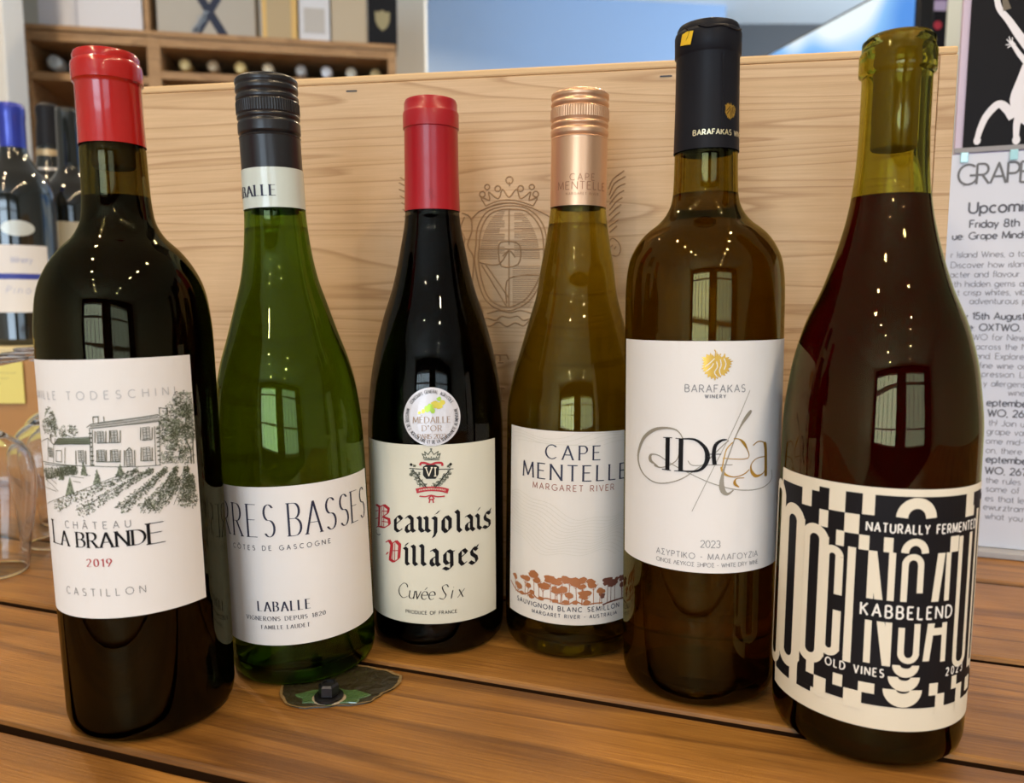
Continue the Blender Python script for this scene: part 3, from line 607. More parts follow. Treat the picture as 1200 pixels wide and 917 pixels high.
# ---------------------------------------------------------------- the table
ANG = R(-18.5)
table = empty('wooden_table', (0, 0, -0.76))
tag(table, 'varnished golden-brown plank table with open joints carrying all the bottles', 'table')
edges = [-0.20, -0.093, 0.017, 0.127, 0.2375, 0.347, 0.4555, 0.591, 0.70, 0.812, 0.925, 1.035, 1.15, 1.27]
rp = random.Random(4)
for a, b in zip(edges, edges[1:]):
    g = 0.0031
    x0, x1 = -1.50, 1.05
    bm = bmesh.new()
    nx = 46
    th = 0.034
    prof = [(a + g, -th), (a + g, -.0022), (a + g + .0007, -.0006), (a + g + .0022, 0), (b - g - .0022, 0), (b - g - .0007, -.0006), (b - g, -.0022), (b - g, -th)]
    rows = []
    for i in range(nx + 1):
        x = x0 + (x1 - x0) * i / nx
        w1, w2 = rp.uniform(-.0005, .0005), rp.uniform(-.0005, .0005)
        rows.append([bm.verts.new((x, y + (w1 if k < 4 else w2), z)) for k, (y, z) in enumerate(prof)])
    for i in range(nx):
        for k in range(8):
            fc = bm.faces.new((rows[i][k], rows[i][(k + 1) % 8], rows[i + 1][(k + 1) % 8], rows[i + 1][k]))
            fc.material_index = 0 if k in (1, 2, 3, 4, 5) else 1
    bm.faces.new(rows[0][::-1]); bm.faces.new(rows[-1])
    bmesh.ops.recalc_face_normals(bm, faces=bm.faces)
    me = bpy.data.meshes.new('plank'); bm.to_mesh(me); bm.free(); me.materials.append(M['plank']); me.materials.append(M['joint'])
    o = bpy.data.objects.new('plank', me); COL.objects.link(o); o.parent = table
    o.location = (0, 0, 0.76); o.rotation_euler = (0, 0, ANG)
darkw = pm('dark_slab_and_legs', (0.035, 0.02, 0.012), 0.7)
o = MB().box(-1.45, -0.17, -0.075, 1.0, 1.24, -0.0345).build('gap_light_block', darkw, table, loc=(0, 0, .76), rot=(0, 0, ANG))  # solid dark slab added to block light coming through the plank gaps
for lx, ly in ((-1.35, -0.1), (0.92, -0.1), (-1.35, 1.15), (0.92, 1.15)):
    MB().box(lx - .04, ly - .04, -0.76, lx + .04, ly + .04, -0.075).build('leg', darkw, table, loc=(0, 0, .76), rot=(0, 0, ANG))
# resin-filled knot hole with the head of a bolt in it, in front of the green bottle
rk = random.Random(9)
patch = []
for k in range(48):
    t = 2 * math.pi * k / 48
    rx = 0.028 * (1 + .10 * math.sin(2 * t + .6) + .06 * math.sin(5 * t) + rk.uniform(-.025, .025))
    patch.append((rx * math.cos(t), rx * 0.80 * math.sin(t)))
resin = pm('dark_resin', (0.030, 0.024, 0.012), 0.36, coat=0.15, bump=(160, 0.9, 0.003))
pk = (-0.0870, 0.3640)


def plate(name, pts, z0, z1, mat, parent, loc):
    n = len(pts)
    v = [(x, y, z0) for x, y in pts] + [(x * .96, y * .96, z1) for x, y in pts]
    f = [tuple(range(n - 1, -1, -1)), tuple(range(n, 2 * n))] + [(i, (i + 1) % n, n + (i + 1) % n, n + i) for i in range(n)]
    return mesh_obj(name, v, f, mat, parent, loc=loc)


plate('resin_filling', patch, -0.002, 0.0007, resin, table, (pk[0], pk[1], .76))
rim = []
vv, ff = [], []
for k, (x, y) in enumerate(patch):
    j = 1 + rk.uniform(-.02, .02)
    vv += [(x * .955 * j, y * .955 * j, .0009), (x * 1.0, y * 1.0, .0010)]
n = len(patch)
ff = [(2 * k, 2 * k + 1, 2 * ((k + 1) % n) + 1, 2 * ((k + 1) % n)) for k in range(n)]
mesh_obj('chipped_rim', vv, ff, pm('chipped_resin_edge', (0.22, 0.145, 0.06), 0.5, bump=(600, .8, .001)), table, loc=(pk[0], pk[1], .76))
plate('green_reflection', [(0.017 * math.cos(t / 24 * 6.2832) * (1 + .15 * math.sin(t * 1.3)), 0.0075 * math.sin(t / 24 * 6.2832) * (1 + .2 * math.cos(t * 2.1))) for t in range(24)], 0.0007, 0.0012, pm('green_reflection_tint', (0.06, 0.12, 0.045), 0.15, coat=1.0, bump=(260, .6, .001)), table, (-0.0880, 0.3530, .76))  # green reflection on the resin, put in as a coloured plate
plate('pale_ring', [(0.0085 * math.cos(t / 24 * 6.2832), 0.0062 * math.sin(t / 24 * 6.2832)) for t in range(24)], 0.0008, 0.0015, pm('pale_sealant', (0.34, 0.28, 0.19), 0.45, bump=(500, .8, .001)), table, (-0.0890, 0.3510, .76))
bolt = MB().lathe([(.0070, 0), (.0070, .0014), (.0054, .0017)], 28).build('washer', M['metal_dark'], table, loc=(-0.0892, 0.3515, .7612))
hexm = MB().lathe([(.0046, 0), (.0050, .0006), (.0050, .0048), (.0042, .0058), (.0030, .0058), (.0030, .0050)], 6).build('bolt_head', M['metal_dark'], table, loc=(-0.0892, 0.3515, .763))

# ---------------------------------------------------------------- the wooden wine case
LEN0, LEN1, HC, DC = -0.294, 0.2530, 0.335, 0.18
case = empty('wooden_wine_case', (0, 0.483, 0.0006), R(-9.17))
tag(case, 'large pale pine wine case behind the bottles with a crest pressed into it', 'wooden case')
front = MB().box(LEN0 + .010, 0, .0045, LEN1 - .0098, .009, HC - .0050).build('front_panel', M['pine'], case, bevel=0.0006)
MB().box(LEN0, 0.0003, HC - .0046, LEN1, DC, HC).build('top_panel', M['pine_cut'], case, bevel=0.0012)
MB().box(LEN0, 0.0003, 0, LEN1, DC, .0042).build('bottom_panel', M['pine'], case)
MB().box(LEN1 - .0095, 0.0002, .0044, LEN1, DC, HC - .0048).build('end_panel', M['pine'], case, bevel=0.0006)
MB().box(LEN0, 0.0002, .0044, LEN0 + .0095, DC, HC - .0048).build('end_panel', M['pine'], case, bevel=0.0006)
MB().box(LEN0 + .010, DC - .009, .0045, LEN1 - .0098, DC, HC - .0050).build('back_panel', M['pine'], case)
for sx in (-0.103, 0.0925):
    MB().box(sx - .0035, -.0004, HC - .0098 if sx < .2 else .262, sx + .0035 if sx < .2 else sx, .001, HC - .0090 if sx < .2 else .268).build('staple', M['metal_dark'], case)


def ridge(strokes, wd, hgt, closed=False):
    v, f = [], []
    for p in strokes:
        p = smooth_line(p, 3)
        for a, b in zip(p, p[1:]):
            dx, dz = b[0] - a[0], b[1] - a[1]; L = math.hypot(dx, dz)
            if L < 1e-5: continue
            tx, tz = -dz / L * wd / 2, dx / L * wd / 2
            i = len(v)
            for q in (a, b):
                v += [((q[0] - tx) / 1000, 0, (q[1] - tz) / 1000), (q[0] / 1000, -hgt / 1000, q[1] / 1000), ((q[0] + tx) / 1000, 0, (q[1] + tz) / 1000)]
            f += [(i, i + 1, i + 4, i + 3), (i + 1, i + 2, i + 5, i + 4)]
    return v, f


crest = P(CREST)
for st in P(CRESTBALL):
    (cx, cz), (rr,) = st[0], st[1]
    crest.append(arc(cx, cz, rr, rr, 0, 360, 10))
# mirror of the wing and scrolls, hatching of the four quarters of the shield
cx0 = -1.6


def in_oval(x, z):
    return ((x - cx0) / 21.0) ** 2 + ((z - 202) / 47) ** 2 < 1 if False else abs(x - cx0) < 20.5 * math.sqrt(max(0, 1 - ((z - (CZ)) / CH) ** 2)) * .97


pts_all = [q for st in P(CREST) for q in st]
CZ = 216.0; CH = 35.0
v, f = ridge(crest, 0.9, 0.5)
eng = mesh_obj('pressed_crest', v, f, M['pine_press'], front)
hatch = []
for k in range(26):
    z = CZ + 4 + k * 1.15
    hw = 19.5 * math.sqrt(max(0, 1 - ((z - CZ) / CH) ** 2))
    hatch.append([(cx0 - hw, z), (cx0 - 3 if k % 7 > 2 else cx0 - hw * .4, z)])
    hatch.append([(cx0 + (3 if k % 5 else 8), z), (cx0 + hw, z)])
for k in range(22):
    z = CZ - 1 - k * 1.2
    hw = 19.5 * math.sqrt(max(0, 1 - ((z - CZ) / CH) ** 2))
    hatch.append([(cx0 + 2, z), (cx0 + hw, z)])
hatch = [h for h in hatch if h[0][0] < h[1][0] - .5]
v, f = ridge(hatch, 0.45, 0.3)
mesh_obj('pressed_hatching', v, f, M['pine_press'], front)
wing = P(WING)
wing = [st for st in wing if st[0][0] > 0]
scroll = wing[9:]; wing = wing[:9]
wing2 = [[(2 * cx0 - x, z) for x, z in st] for st in wing]
v, f = ridge(scroll, 0.7, 0.38)
mesh_obj('pressed_scroll', v, f, M['pine_press'], front)
for wg in (wing, wing2):
    v, f = ridge(wg, 0.85, 0.45)
    mesh_obj('pressed_wing', v, f, M['pine_press'], front)
v, f = ridge(P(CASETEXT), 1.1, 0.3)
mesh_obj('pressed_lettering', v, f, M['pine_press'], front)

# ---------------------------------------------------------------- bottles


def make_bottle(k, X, Y, tilt, R0, prof, fill, label, cover_z=None, cover_in=0.0006, ztop=0.30, group='wine bottles lined up on the plank table', cat='wine bottle', cork=False):
    root = empty('wine_bottle', (X, Y, 0.0004), 0, R(tilt))
    tag(root, label, cat, group)
    rad = pchip(prof)
    ro = lambda z: rad(z) - (cover_in if cover_z and z > cover_z + .0004 else 0)
    rb = prof[0][1]
    out = [(.0004, .016), (.008, .0145), (.017, .009), (.0255, .0014), (.0285, .0001), (.0305, 0), (rb - .0032, .0007), (rb - .0010, .0032), (rb - .0002, .0065)]
    z = .009
    zt = ztop - (.0012 if cover_z else 0)
    while z < zt - .0015:
        out.append((ro(z), z)); z += .0007 if z > zt - .022 else .0024
    rt = ro(zt)
    out += [(rt - .0002, zt - .0012), (rt - .0012, zt)]
    wall = .0026
    ri = lambda z: max(min(ro(z) - wall, 1), .0091)
    inn = []
    z = zt - .0012
    inn.append((.0100, zt)); inn.append((.0094, zt - .001))
    zz = [z - .003 * i for i in range(1, 200) if z - .003 * i > .014]
    inn += [(min(ri(q), ro(q) - .0018), q) for q in zz]
    inn += [(rb - .0040, .0105), (rb - .0075, .0075), (.0255, .0072), (.018, .0125), (.009, .0175), (.0004, .019)]
    seg = 96
    g = MB().lathe(out + inn, seg, cap0=True, cap1=True).build('glass', GL[k], root, True)
    if cork:
        MB().lathe([(.0030, ztop - .046), (.0084, ztop - .046), (.0089, ztop - .045), (.0089, ztop - .004), (.003, ztop - .004)], 32).build('cork', M['cork'], root, True)
    # the wine, filling the inside and overlapping the glass very slightly
    wp = [(.0004, .0188), (.009, .0173), (.018, .0123), (.0255, .0070), (rb - .0075, .0073), (rb - .0039, .0103)]
    q = .0145
    while q < fill - .001:
        wp.append((min(ri(q), ro(q) - .0018) + .0002, q)); q += .0036
    rf = min(ri(fill), ro(fill) - .0018) + .0002
    wp += [(rf, fill), (rf * .4, fill - .0002), (.0004, fill - .0002)]
    MB().lathe(wp, seg, cap0=True, cap1=True).build('wine', WN[k], root, True)

    def fn(u, v, off):
        a = u / 1000 / R0; zz = v / 1000
        r = rad(zz) + off
        return (r * math.sin(a), -r * math.cos(a), zz)
    return root, rad, fn


def sheet(name, fn, u0, v0, u1, v1, mat, parent, off=0.00018, corner=0):
    nu = max(2, int((u1 - u0) / 1.6)); nv = max(2, int((v1 - v0) / 6))
    v = []
    for j in range(nv + 1):
        for i in range(nu + 1):
            v.append(fn(u0 + (u1 - u0) * i / nu, v0 + (v1 - v0) * j / nv, off))
    f = [(j * (nu + 1) + i, j * (nu + 1) + i + 1, (j + 1) * (nu + 1) + i + 1, (j + 1) * (nu + 1) + i) for j in range(nv) for i in range(nu)]
    return mesh_obj(name, v, f, mat, parent, smooth=True)


def cover(name, prof, mat, parent, seg=96, sharp=40):
    o = MB().lathe(prof, seg, cap0=False, cap1=True).build(name, mat, parent)
    return auto_smooth(o, sharp)


L1, L2, LP = 0.00034, 0.00046, 0.00058
rnd = random.Random(11)

# ---- 1: claret bottle with red capsule
b1, rad, fn = make_bottle(1, -.1721, .3477, -1.2, .0368,
    [(.009, .0366), (.05, .0368), (.165, .0367), (.1764, .0366), (.1919, .0353), (.1992, .0337), (.2069, .0303), (.2145, .0251), (.2217, .0182), (.2293, .0149), (.24, .0139), (.2609, .0134), (.284, .0132), (.2985, .0130)],
    .2385, 'dark bottle with glossy red capsule and an engraved house on its white label', cover_z=.2605, ztop=.2970, cork=True)
redcap = pm('glossy_red_foil', (0.43, 0.009, 0.005), 0.22, coat=0.5, bump=(90, 0.12, 0.0008))
cover('capsule', [(.0137, .2604), (.01365, .2610), (.0134, .272), (.0133, .2855), (.0136, .2868), (.0143, .2874), (.0144, .2935), (.0141, .2950), (.0133, .2960), (.0134, .2982), (.0127, .2996), (.0112, .3001), (.003, .2997)], redcap, b1)
lb = sheet('label', fn, -35.5, 58, 43.2, 168.3, M['paper'], b1)
lines('pale_lettering', M['pale_ink'], lb, fn, L1, [T('AMILLE', -35, 151.9, 3.3, -14.8, w=.12), T('TODESCHINI', -9, 151.9, 3.3, 34.4, w=.12)])
lines('small_lettering', M['grey_ink'], lb, fn, L1, [
    T('CHÂTEAU', -15.7, 97.2, 3.0, 13.1, w=.10),
    T('CASTILLON', -18.5, 68.0, 3.1, 16.9, w=.09)])
lines('name_lettering', M['ink'], lb, fn, L1, [
    T('L', -26.0, 89.3, 10.0, None, w=.13, nib=12, serif=.13, xs=1.25),
    T('A', -19.2, 89.3, 6.4, None, w=.17, nib=12, serif=.13),
    T('BRAND', -9.8, 89.2, 6.4, 18.2, w=.17, nib=12, serif=.13),
    T('E', 19.6, 88.6, 8.9, None, w=.15, nib=12, serif=.13, xs=1.35)])
a = Ink(); a.text('2019', -5.8, 80.9, 3.3, 4.6, w=.17, nib=10, serif=.08)
a.build('vintage_lettering', M['red_ink'], lb, fn, L1)
hl = Ink(); hs = Ink()
for st in P(HOUSE_LINE): hl.stroke(st, .28)
for st in P(HOUSE_SHUT): hl.stroke(st, .35)
for st in P(HOUSE_WIN):
    us = [q[0] for q in st]; vs = [q[1] for q in st]
    u0, u1, v0, v1 = min(us), max(us), min(vs), max(vs)
    hl.stroke([(u0, v0), (u1, v0), (u1, v1), (u0, v1), (u0, v0)], .22)
    for t in (.12, .37, .62, .87): hl.stroke([(u0 + .15, v0 + t * (v1 - v0)), (u1 - .15, v0 + t * (v1 - v0))], .28, joins=False)
    hl.stroke([((u0 + u1) / 2, v0), ((u0 + u1) / 2, v1)], .2)
    for t in (.25, .5, .75): hl.stroke([(u0, v0 + t * (v1 - v0)), (u1, v0 + t * (v1 - v0))], .15)
for st in P(HOUSE_ROOF): hl.stroke(st, .2)
for k in range(60):                      # roof tiles
    x = 0.5 + k * .45; z0 = 139.9 + (x / 27) * 1.4
    hl.stroke([(x, z0), (x + .5, z0 + 1.9 - .3 * rnd.random())], .12)
for k in range(40): hl.stroke([(-18 + k * .44, 133.2), (-17.7 + k * .44, 135.4)], .14)
for z in range(8):                       # quoins
    for x in (-.2, 25.3): hl.stroke([(x, 124.5 + z * 1.9), (x + 1.2, 124.5 + z * 1.9)], .55)
hs.poly([(-18.4, 133.0), (-.2, 133.4), (-.3, 136.0), (-15, 135.4)])
TR = P(TREES1)
for st in TR:
    (cx, cz), (rr,) = st[0], st[1]
    cx = min(cx, 40.5)
    hs_n = int(rr * rr * 4.5)
    for _ in range(hs_n):
        t = rnd.random() * 6.283; q = rr * math.sqrt(rnd.random()) * (0.8 + .25 * rnd.random())
        x, z = cx + q * math.cos(t), cz + q * math.sin(t)
        if not (-35 < x < 42.6): continue
        a0 = rnd.random() * 360; r0 = .35 + .35 * rnd.random()
        (hl if rnd.random() < .45 else hs).stroke(arc(x, z, r0, r0 * .8, a0, a0 + 190, 4), .18 if rnd.random() < .7 else .3, joins=False)
for st in P(TRUNK1):
    hl.stroke([(min(x, 42), z) for x, z in smooth_line(st)], .5)
for st in P(ROWS):                       # vine rows, drawn as leafy scribble
    p = smooth_line(st, 8)
    for x, z in p:
        if not (-34 < x < 42.5): continue
        rr = 1.2 + 1.7 * max(0, (120 - z) / 16)
        for _ in range(20):
            t = rnd.random() * 6.283; q = rr * math.sqrt(rnd.random())
            x1, z1 = x + q * math.cos(t) * 1.1, z + q * math.sin(t)
            if x1 > 42.6: continue
            a0 = rnd.random() * 360
            (hl if rnd.random() < .55 else hs).stroke(arc(x1, z1, .4, .35, a0, a0 + 170, 3), .24, joins=False)
for st in P(ROWLINES): hl.stroke([(min(x, 42.6), z) for x, z in st], .2)
for st in P(CONES):
    (ax, az), (bx, bz), (cx, cz) = st
    hs.poly([(ax, az), (bx, bz), (cx, cz)])
    for _ in range(26):
        s, t = rnd.random(), rnd.random()
        if s + t > 1: s, t = 1 - s, 1 - t
        x, z = ax + s * (bx - ax) + t * (cx - ax), az + s * (bz - az) + t * (cz - az)
        a0 = rnd.random() * 360
        hl.stroke(arc(x, z, .35, .3, a0, a0 + 170, 3), .25, joins=False)
hs.build('engraved_shading', M['olive_soft'], lb, fn, L1)
hl.build('engraved_house', M['olive_ink'], lb, fn, L2)

# ---- screw cap builder


def screw_cap(name, root, z0, z1, r, rtop, mat, rings, knurl, closed_top):
    """z0 bottom of the skirt, z1 top; rings = grooves as (z, depth)"""
    pr = []
    N = 90
    for i in range(N + 1):
        z = z0 + (z1 - .0016 - z0) * i / N
        rr = r if z < rings[0][0] - .0012 else rtop
        for gz, gd, gw in rings:
            rr -= gd * math.exp(-((z - gz) / gw) ** 2)
        pr.append((rr, z))
    pr += [(rtop - .0004, z1 - .0009), (rtop - .0016, z1 - .0001), (rtop - .0030, z1), (rtop - .0040, z1 - .0004), (.001, z1 - .0005)]
    o = cover(name, pr, mat, root, 96, 50)
    ka, kb = knurl
    seg = 150
    v, f = [], []
    prof = [(ka, -.0002), (ka + .0002, .00018), (kb - .0002, .00018), (kb, -.0002)]
    for z, e in prof:
        for k in range(seg):
            t = 2 * math.pi * k / seg
            rr = rtop + (e if k % 2 else -.00012)
            v.append((rr * math.cos(t), rr * math.sin(t), z))
    for i in range(3):
        for k in range(seg):
            k2 = (k + 1) % seg
            f.append((i * seg + k, i * seg + k2, (i + 1) * seg + k2, (i + 1) * seg + k))
    mesh_obj('knurled_band', v, f, mat, o)
    return o


# ---- 2: green bottle
b2, rad, fn = make_bottle(2, -.1132, .3988, -2.1, .0380,
    [(.009, .0378), (.04, .0381), (.10, .0380), (.1210, .0377), (.1329, .0371), (.1477, .0355), (.1623, .0322), (.1749, .0281), (.1904, .0234), (.2059, .0190), (.2210, .0166), (.2391, .0152), (.2586, .0149), (.303, .0146)],
    .2300, 'green bottle with black screw cap, white neck band and wide white label', cover_z=.2392, ztop=.3020)
blackcap = pm('satin_black_cap', (0.014, 0.013, 0.014), 0.33, 0.0, coat=0.1)
screw_cap('screw_cap', b2, .2586, .3043, .0150, .0154, blackcap, [(.2757, .0010, .0007), (.2829, .0008, .0007), (.2856, .0004, .0004), (.2924, .0004, .0004), (.2960, .0009, .0008), (.3000, .0005, .0006)], (.2861, .2919), True)
nb = MB().lathe([(.01545, .2391), (.01530, .2586)], 96, cap0=False, cap1=False).build('neck_band', pm('pale_foil_band', (0.62, 0.68, 0.62), 0.28, coat=.6), b2, True)
fb = lambda u, v, off: ((.01532 + off) * math.sin(u / 15.2), -(.01532 + off) * math.cos(u / 15.2), v / 1000)
a = Ink(); a.text('LABALLE', -23.5, 244.8, 5.0, 5.3, w=.20, nib=6, serif=.14, thin=.2)
a.build('band_lettering', M['navy_ink'], nb, fb, .00028)
lb = sheet('label', fn, -57, 23.0, 60, 103.2, M['paper'], b2)
lines('lettering', M['navy_ink'], lb, fn, L1, [
    T('TERRES', -51, 78.4, 16.2, 0.6, w=.066, nib=4, serif=.06, thin=.25, xs=.60),
    T('BASSES', 7.4, 78.4, 16.2, 54.2, w=.066, nib=4, serif=.06, thin=.25, xs=.60),
    T('CÔTES DE GASCOGNE', -24.5, 71.7, 2.3, 27, w=.12),
    T('LABALLE', -10.9, 40.8, 4.8, 14.9, w=.18, nib=6, serif=.10, xs=.85, thin=.2),
    T('VIGNERONS DEPUIS 1820', -18.5, 35.9, 2.1, 21.9, w=.17, nib=10, serif=.12, thin=.4),
    T('FAMILLE LAUDET', -9.9, 31.6, 1.9, 13.9, w=.17, nib=10, serif=.12, thin=.4)])

# ---- 3: Beaujolais bottle with matte red capsule
b3, rad, fn = make_bottle(3, -.0433, .4337, -.3, .0386,
    [(.009, .0382), (.03, .0386), (.12, .0386), (.1442, .0369), (.1638, .0337), (.1828, .0288), (.2015, .0228), (.2203, .0185), (.2427, .0151), (.2867, .0147), (.302, .0146)],
    .2400, 'near-black bottle, matte red capsule, round silver sticker and cream blackletter label', cover_z=.2426, ztop=.3005)
c3 = cover('capsule', [(.01545, .2426), (.0154, .2432), (.0150, .262), (.0148, .2862), (.0149, .2867), (.0154, .2871), (.0154, .2950), (.0151, .2960), (.0146, .2966), (.0146, .3005), (.0140, .3022), (.0125, .3028), (.003, .3025)], pm('satin_red_foil', (0.36, 0.008, 0.014), 0.34, coat=.15), b3)
fcap = lambda u, v, off: ((.01525 + off) * math.sin(u / 15.2), -(.01525 + off) * math.cos(u / 15.2), v / 1000)
a = Ink(); a.stroke(smooth_line([(.3, 252.6), (.2, 250), (.4, 248.4), (1.2, 248), (2.2, 249.5), (3.4, 248.2)]), .35); a.stroke(smooth_line([(-.6, 251.8), (.8, 253), (1.8, 252), (1.0, 250.8), (2.2, 249.2)]), .3)
a.build('embossed_monogram', pm('dark_red_emboss', (0.28, 0.01, 0.015), 0.4), c3, fcap, .0003)
lb = sheet('label', fn, -45.5, 19.2, 42, 117.6, M['paper_warm'], b3)
a = Ink()
for st in P(BLK1): a.stroke(st, 2.3, nib=32, thin=.22)
a.build('blackletter_lettering', M['ink'], lb, fn, L1)
a = Ink()
for st in P(BLK2): a.stroke(st, 2.3, nib=32, thin=.22)
a.build('blackletter_lettering', M['ink'], lb, fn, L1)
a = Ink()
for st in P(BLKTAIL): a.stroke(smooth_line(st), .4)
a.build('initial_tail', M['ink'], lb, fn, L1)
lines('small_lettering', M['ink'], lb, fn, L1, [T('PRODUCE OF FRANCE', -14.5, 24.7, 1.8, 13.7, w=.15)])
a = Ink()
for st in P(BLKRED): a.stroke(st, 2.3, nib=30, thin=.25)
for st in P(BLKREDTHIN): a.stroke(st, .45)
a.build('red_initials', M['red_ink'], lb, fn, L1)
a = Ink()
sl = .22
a.stroke(smooth_line([(-13.2, 39.2), (-13.6, 40.8), (-15.6, 41.2), (-18.2, 38.4), (-18.4, 35), (-16.2, 33), (-13.4, 34)]), .6, nib=20, thin=.4)
a.text('uvée', -12.6, 33.1, 7.0, 1.6, w=.09, nib=20, thin=.4, slant=sl)
a.stroke(smooth_line([(9.2, 39.6), (8.2, 41.1), (6.0, 40), (6.6, 37.5), (7.8, 35.2), (6.4, 33.1), (4.2, 33.8)]), .6, nib=20, thin=.4)
a.text('ix', 10.6, 33.1, 7.0, 17.2, w=.09, nib=20, thin=.4, slant=sl)
a.build('script_lettering', M['ink'], lb, fn, L1)
a = Ink(); bk = Ink(); rd = Ink()
for st in P(LEAF3):
    (cx, cz), (rr,) = st[0], st[1]
    rr = min(rr, 2.4)
    for _ in range(int(18 * rr)):
        t = rnd.random() * 6.283; q = rr * math.sqrt(rnd.random()); a0 = rnd.random() * 360
        a.stroke(arc(cx + q * math.cos(t), cz + q * math.sin(t), .45, .4, a0, a0 + 180, 3), .22, joins=False)
for st in P(CROWN3): a.stroke(st, .45)
for st in P(EMBL3)[:3]: bk.stroke(st, .4)
for k in range(7): a.dot((-2.8 + k * 1.35, 110.6 + (.5 if k % 2 else 0)), .35)
bk.poly(P(SHIELD3)[0])
for st in P(EMBL3)[3:4]: pass
bk.dot((-9.6, 106.9), .8); bk.dot((11.3, 106.9), .8)
for i, st in enumerate(P(RIB3)): rd.stroke(smooth_line(st), 2.6 if i == 0 else (1.2 if i == 1 else .7), joins=True)
a.build('crown_and_vines', M['olive_ink'], lb, fn, L1)
bk.build('dark_shield', pm('charcoal_ink', (0.035, 0.035, 0.032), .5), lb, fn, L2)
rd.build('red_ribbon', M['red_ink'], lb, fn, L2)
a = Ink()
for st in P(VI3): a.stroke(st, .55)
rp_ = smooth_line(P(RIB3)[0], 6)
for i in range(3, len(rp_) - 3): a.stroke([(rp_[i][0] - .15, rp_[i][1] - .45), (rp_[i][0] + .1, rp_[i][1] + .45)], .28)
a.build('pale_numeral', M['cream'], lb, fn, LP)
# round medal sticker
fs = lambda u, v, off: fn(u, v, off)
disc = Ink()
N = 40
cu, cv, cr = 1.8, 132.5, 15.4
disc.poly(arc(cu, cv, cr, cr, 0, 360, 48)[:-1], 4)
md = disc.build('medal_sticker', pm('silver_paper', (0.66, 0.64, 0.66), 0.35, 0.15), b3, fn, .0006)
a = Ink()


def ring_text(a, t, cx, cz, r, a0, a1, h, flip=False):
    n = len(t)
    for i, c in enumerate(t):
        ang = a0 + (a1 - a0) * (i + .5) / n
        if c not in G: continue
        gw, st = G[c]
        for p in st:
            q = []
            for x, y in p:
                x = (x - gw / 2) * h * .62; y = y * h
                rr = r - y if flip else r + y
                aa = R(ang) + (x / r if flip else -x / r)
                q.append((cx + rr * math.cos(aa), cz + rr * math.sin(aa)))
            a.stroke(q, .2, joins=False)


ring_text(a, 'CONCOURS GENERAL AGRICOLE', cu, cv, 12.4, 148, 32, 1.7)
ring_text(a, 'MINISTERE DE L AGRICULTURE ET DE LA SOUVERAINETE ALIMENTAIRE', cu, cv, 14.1, 162, 378, 1.7, True)
a.build('ring_lettering', M['ink'], md, fn, .0009)
lines('medal_lettering', pm('bronze_ink', (0.34, 0.22, 0.14), .35, .4), md, fn, .0009, [
    T('MÉDAILLE', cu - 9.8, 129.3, 3.2, cu + 9.8, w=.14, nib=8, serif=.12, thin=.4),
    T("D'OR", cu - 5.0, 125.0, 3.0, cu + 5.0, w=.14, nib=8, serif=.12, thin=.4),
    T('PARIS 2023', cu - 7.2, 121.0, 2.4, cu + 7.2, w=.15, nib=8, serif=.10, thin=.4)])
a = Ink(); a2 = Ink()
for cx, cz, rr in ((-3, 135.4, 1.2), (-1, 136.6, 1.7), (1, 137.6, 2.1), (3.4, 139.2, 2.3), (5.6, 138.4, 2.2), (7.3, 140, 1.6), (2, 135.6, 1.4), (-5, 134.6, .8), (5.5, 141.8, 1.3)):
    (a if rnd.random() < .6 else a2).blob(cu - 1.5 + cx, cz, rr, rnd)
a.build('gilt_emblem', pm('gold_foil', (0.55, 0.40, 0.05), .3, .7), md, fn, .0009)
a2.build('green_foil_emblem', pm('green_gold_foil', (0.32, 0.42, 0.05), .3, .7), md, fn, .0009)

# ---- 4: olive bottle with copper cap
b4, rad, fn = make_bottle(4, .0345, .4291, .5, .0385,
    [(.009, .0381), (.03, .0385), (.12, .0384), (.1320, .0382), (.1505, .0352), (.1665, .0308), (.1824, .0264), (.1978, .0222), (.2104, .0204), (.2238, .0180), (.2371, .0160), (.2455, .0151), (.30, .0148)],
    .2350, 'olive-green bottle with a copper screw cap and a row of orange trees on its label', cover_z=.2440, ztop=.3030)
copper = pm('brushed_copper_cap', (0.70, 0.43, 0.26), 0.36, 0.7)
sc4 = screw_cap('screw_cap', b4, .2440, .3052, .0154, .0158, copper, [(.2812, .0008, .0007), (.2860, .0010, .0007), (.2893, .0009, .0006), (.2970, .0009, .0007), (.3006, .0009, .0007)], (.2904, .2962), True)
lines('cap_lettering', pm('dull_copper', (0.40, 0.20, 0.11), .5, .5), sc4, lambda u, v, o: ((.0154 + o) * math.sin(u / 15.1), -(.0154 + o) * math.cos(u / 15.1), v / 1000), .0002, [
    T('CAPE', -5.9, 256.9, 3.4, 7.3, w=.10),
    T('MENTELLE', -12.9, 252.2, 4.0, 15.2, w=.10),
    T('MARGARET RIVER', -8.0, 249.3, 1.2, 10, w=.14)])
lb = sheet('label', fn, -45.8, 20.4, 38, 125.2, M['paper_grey'], b4)
lines('lettering', M['navy_ink'], lb, fn, L1, [
    T('CAPE', -18.2, 110.4, 7.4, 10.9, w=.13, nib=14, serif=.08, thin=.5),
    T('MENTELLE', -32.8, 99.2, 8.2, 27.6, w=.13, nib=14, serif=.08, thin=.5),
    T('SAUVIGNON BLANC SEMILLON', -36.8, 28.0, 2.5, 24.8, w=.15),
    T('MARGARET RIVER - AUSTRALIA', -25.4, 24.3, 1.9, 23.4, w=.16)])
a = Ink(); a.text('MARGARET RIVER', -25.8, 93.6, 3.2, 19.4, w=.12)
a.build('region_lettering', pm('rust_ink', (0.30, 0.10, 0.06), .5), lb, fn, L1)
a = Ink()
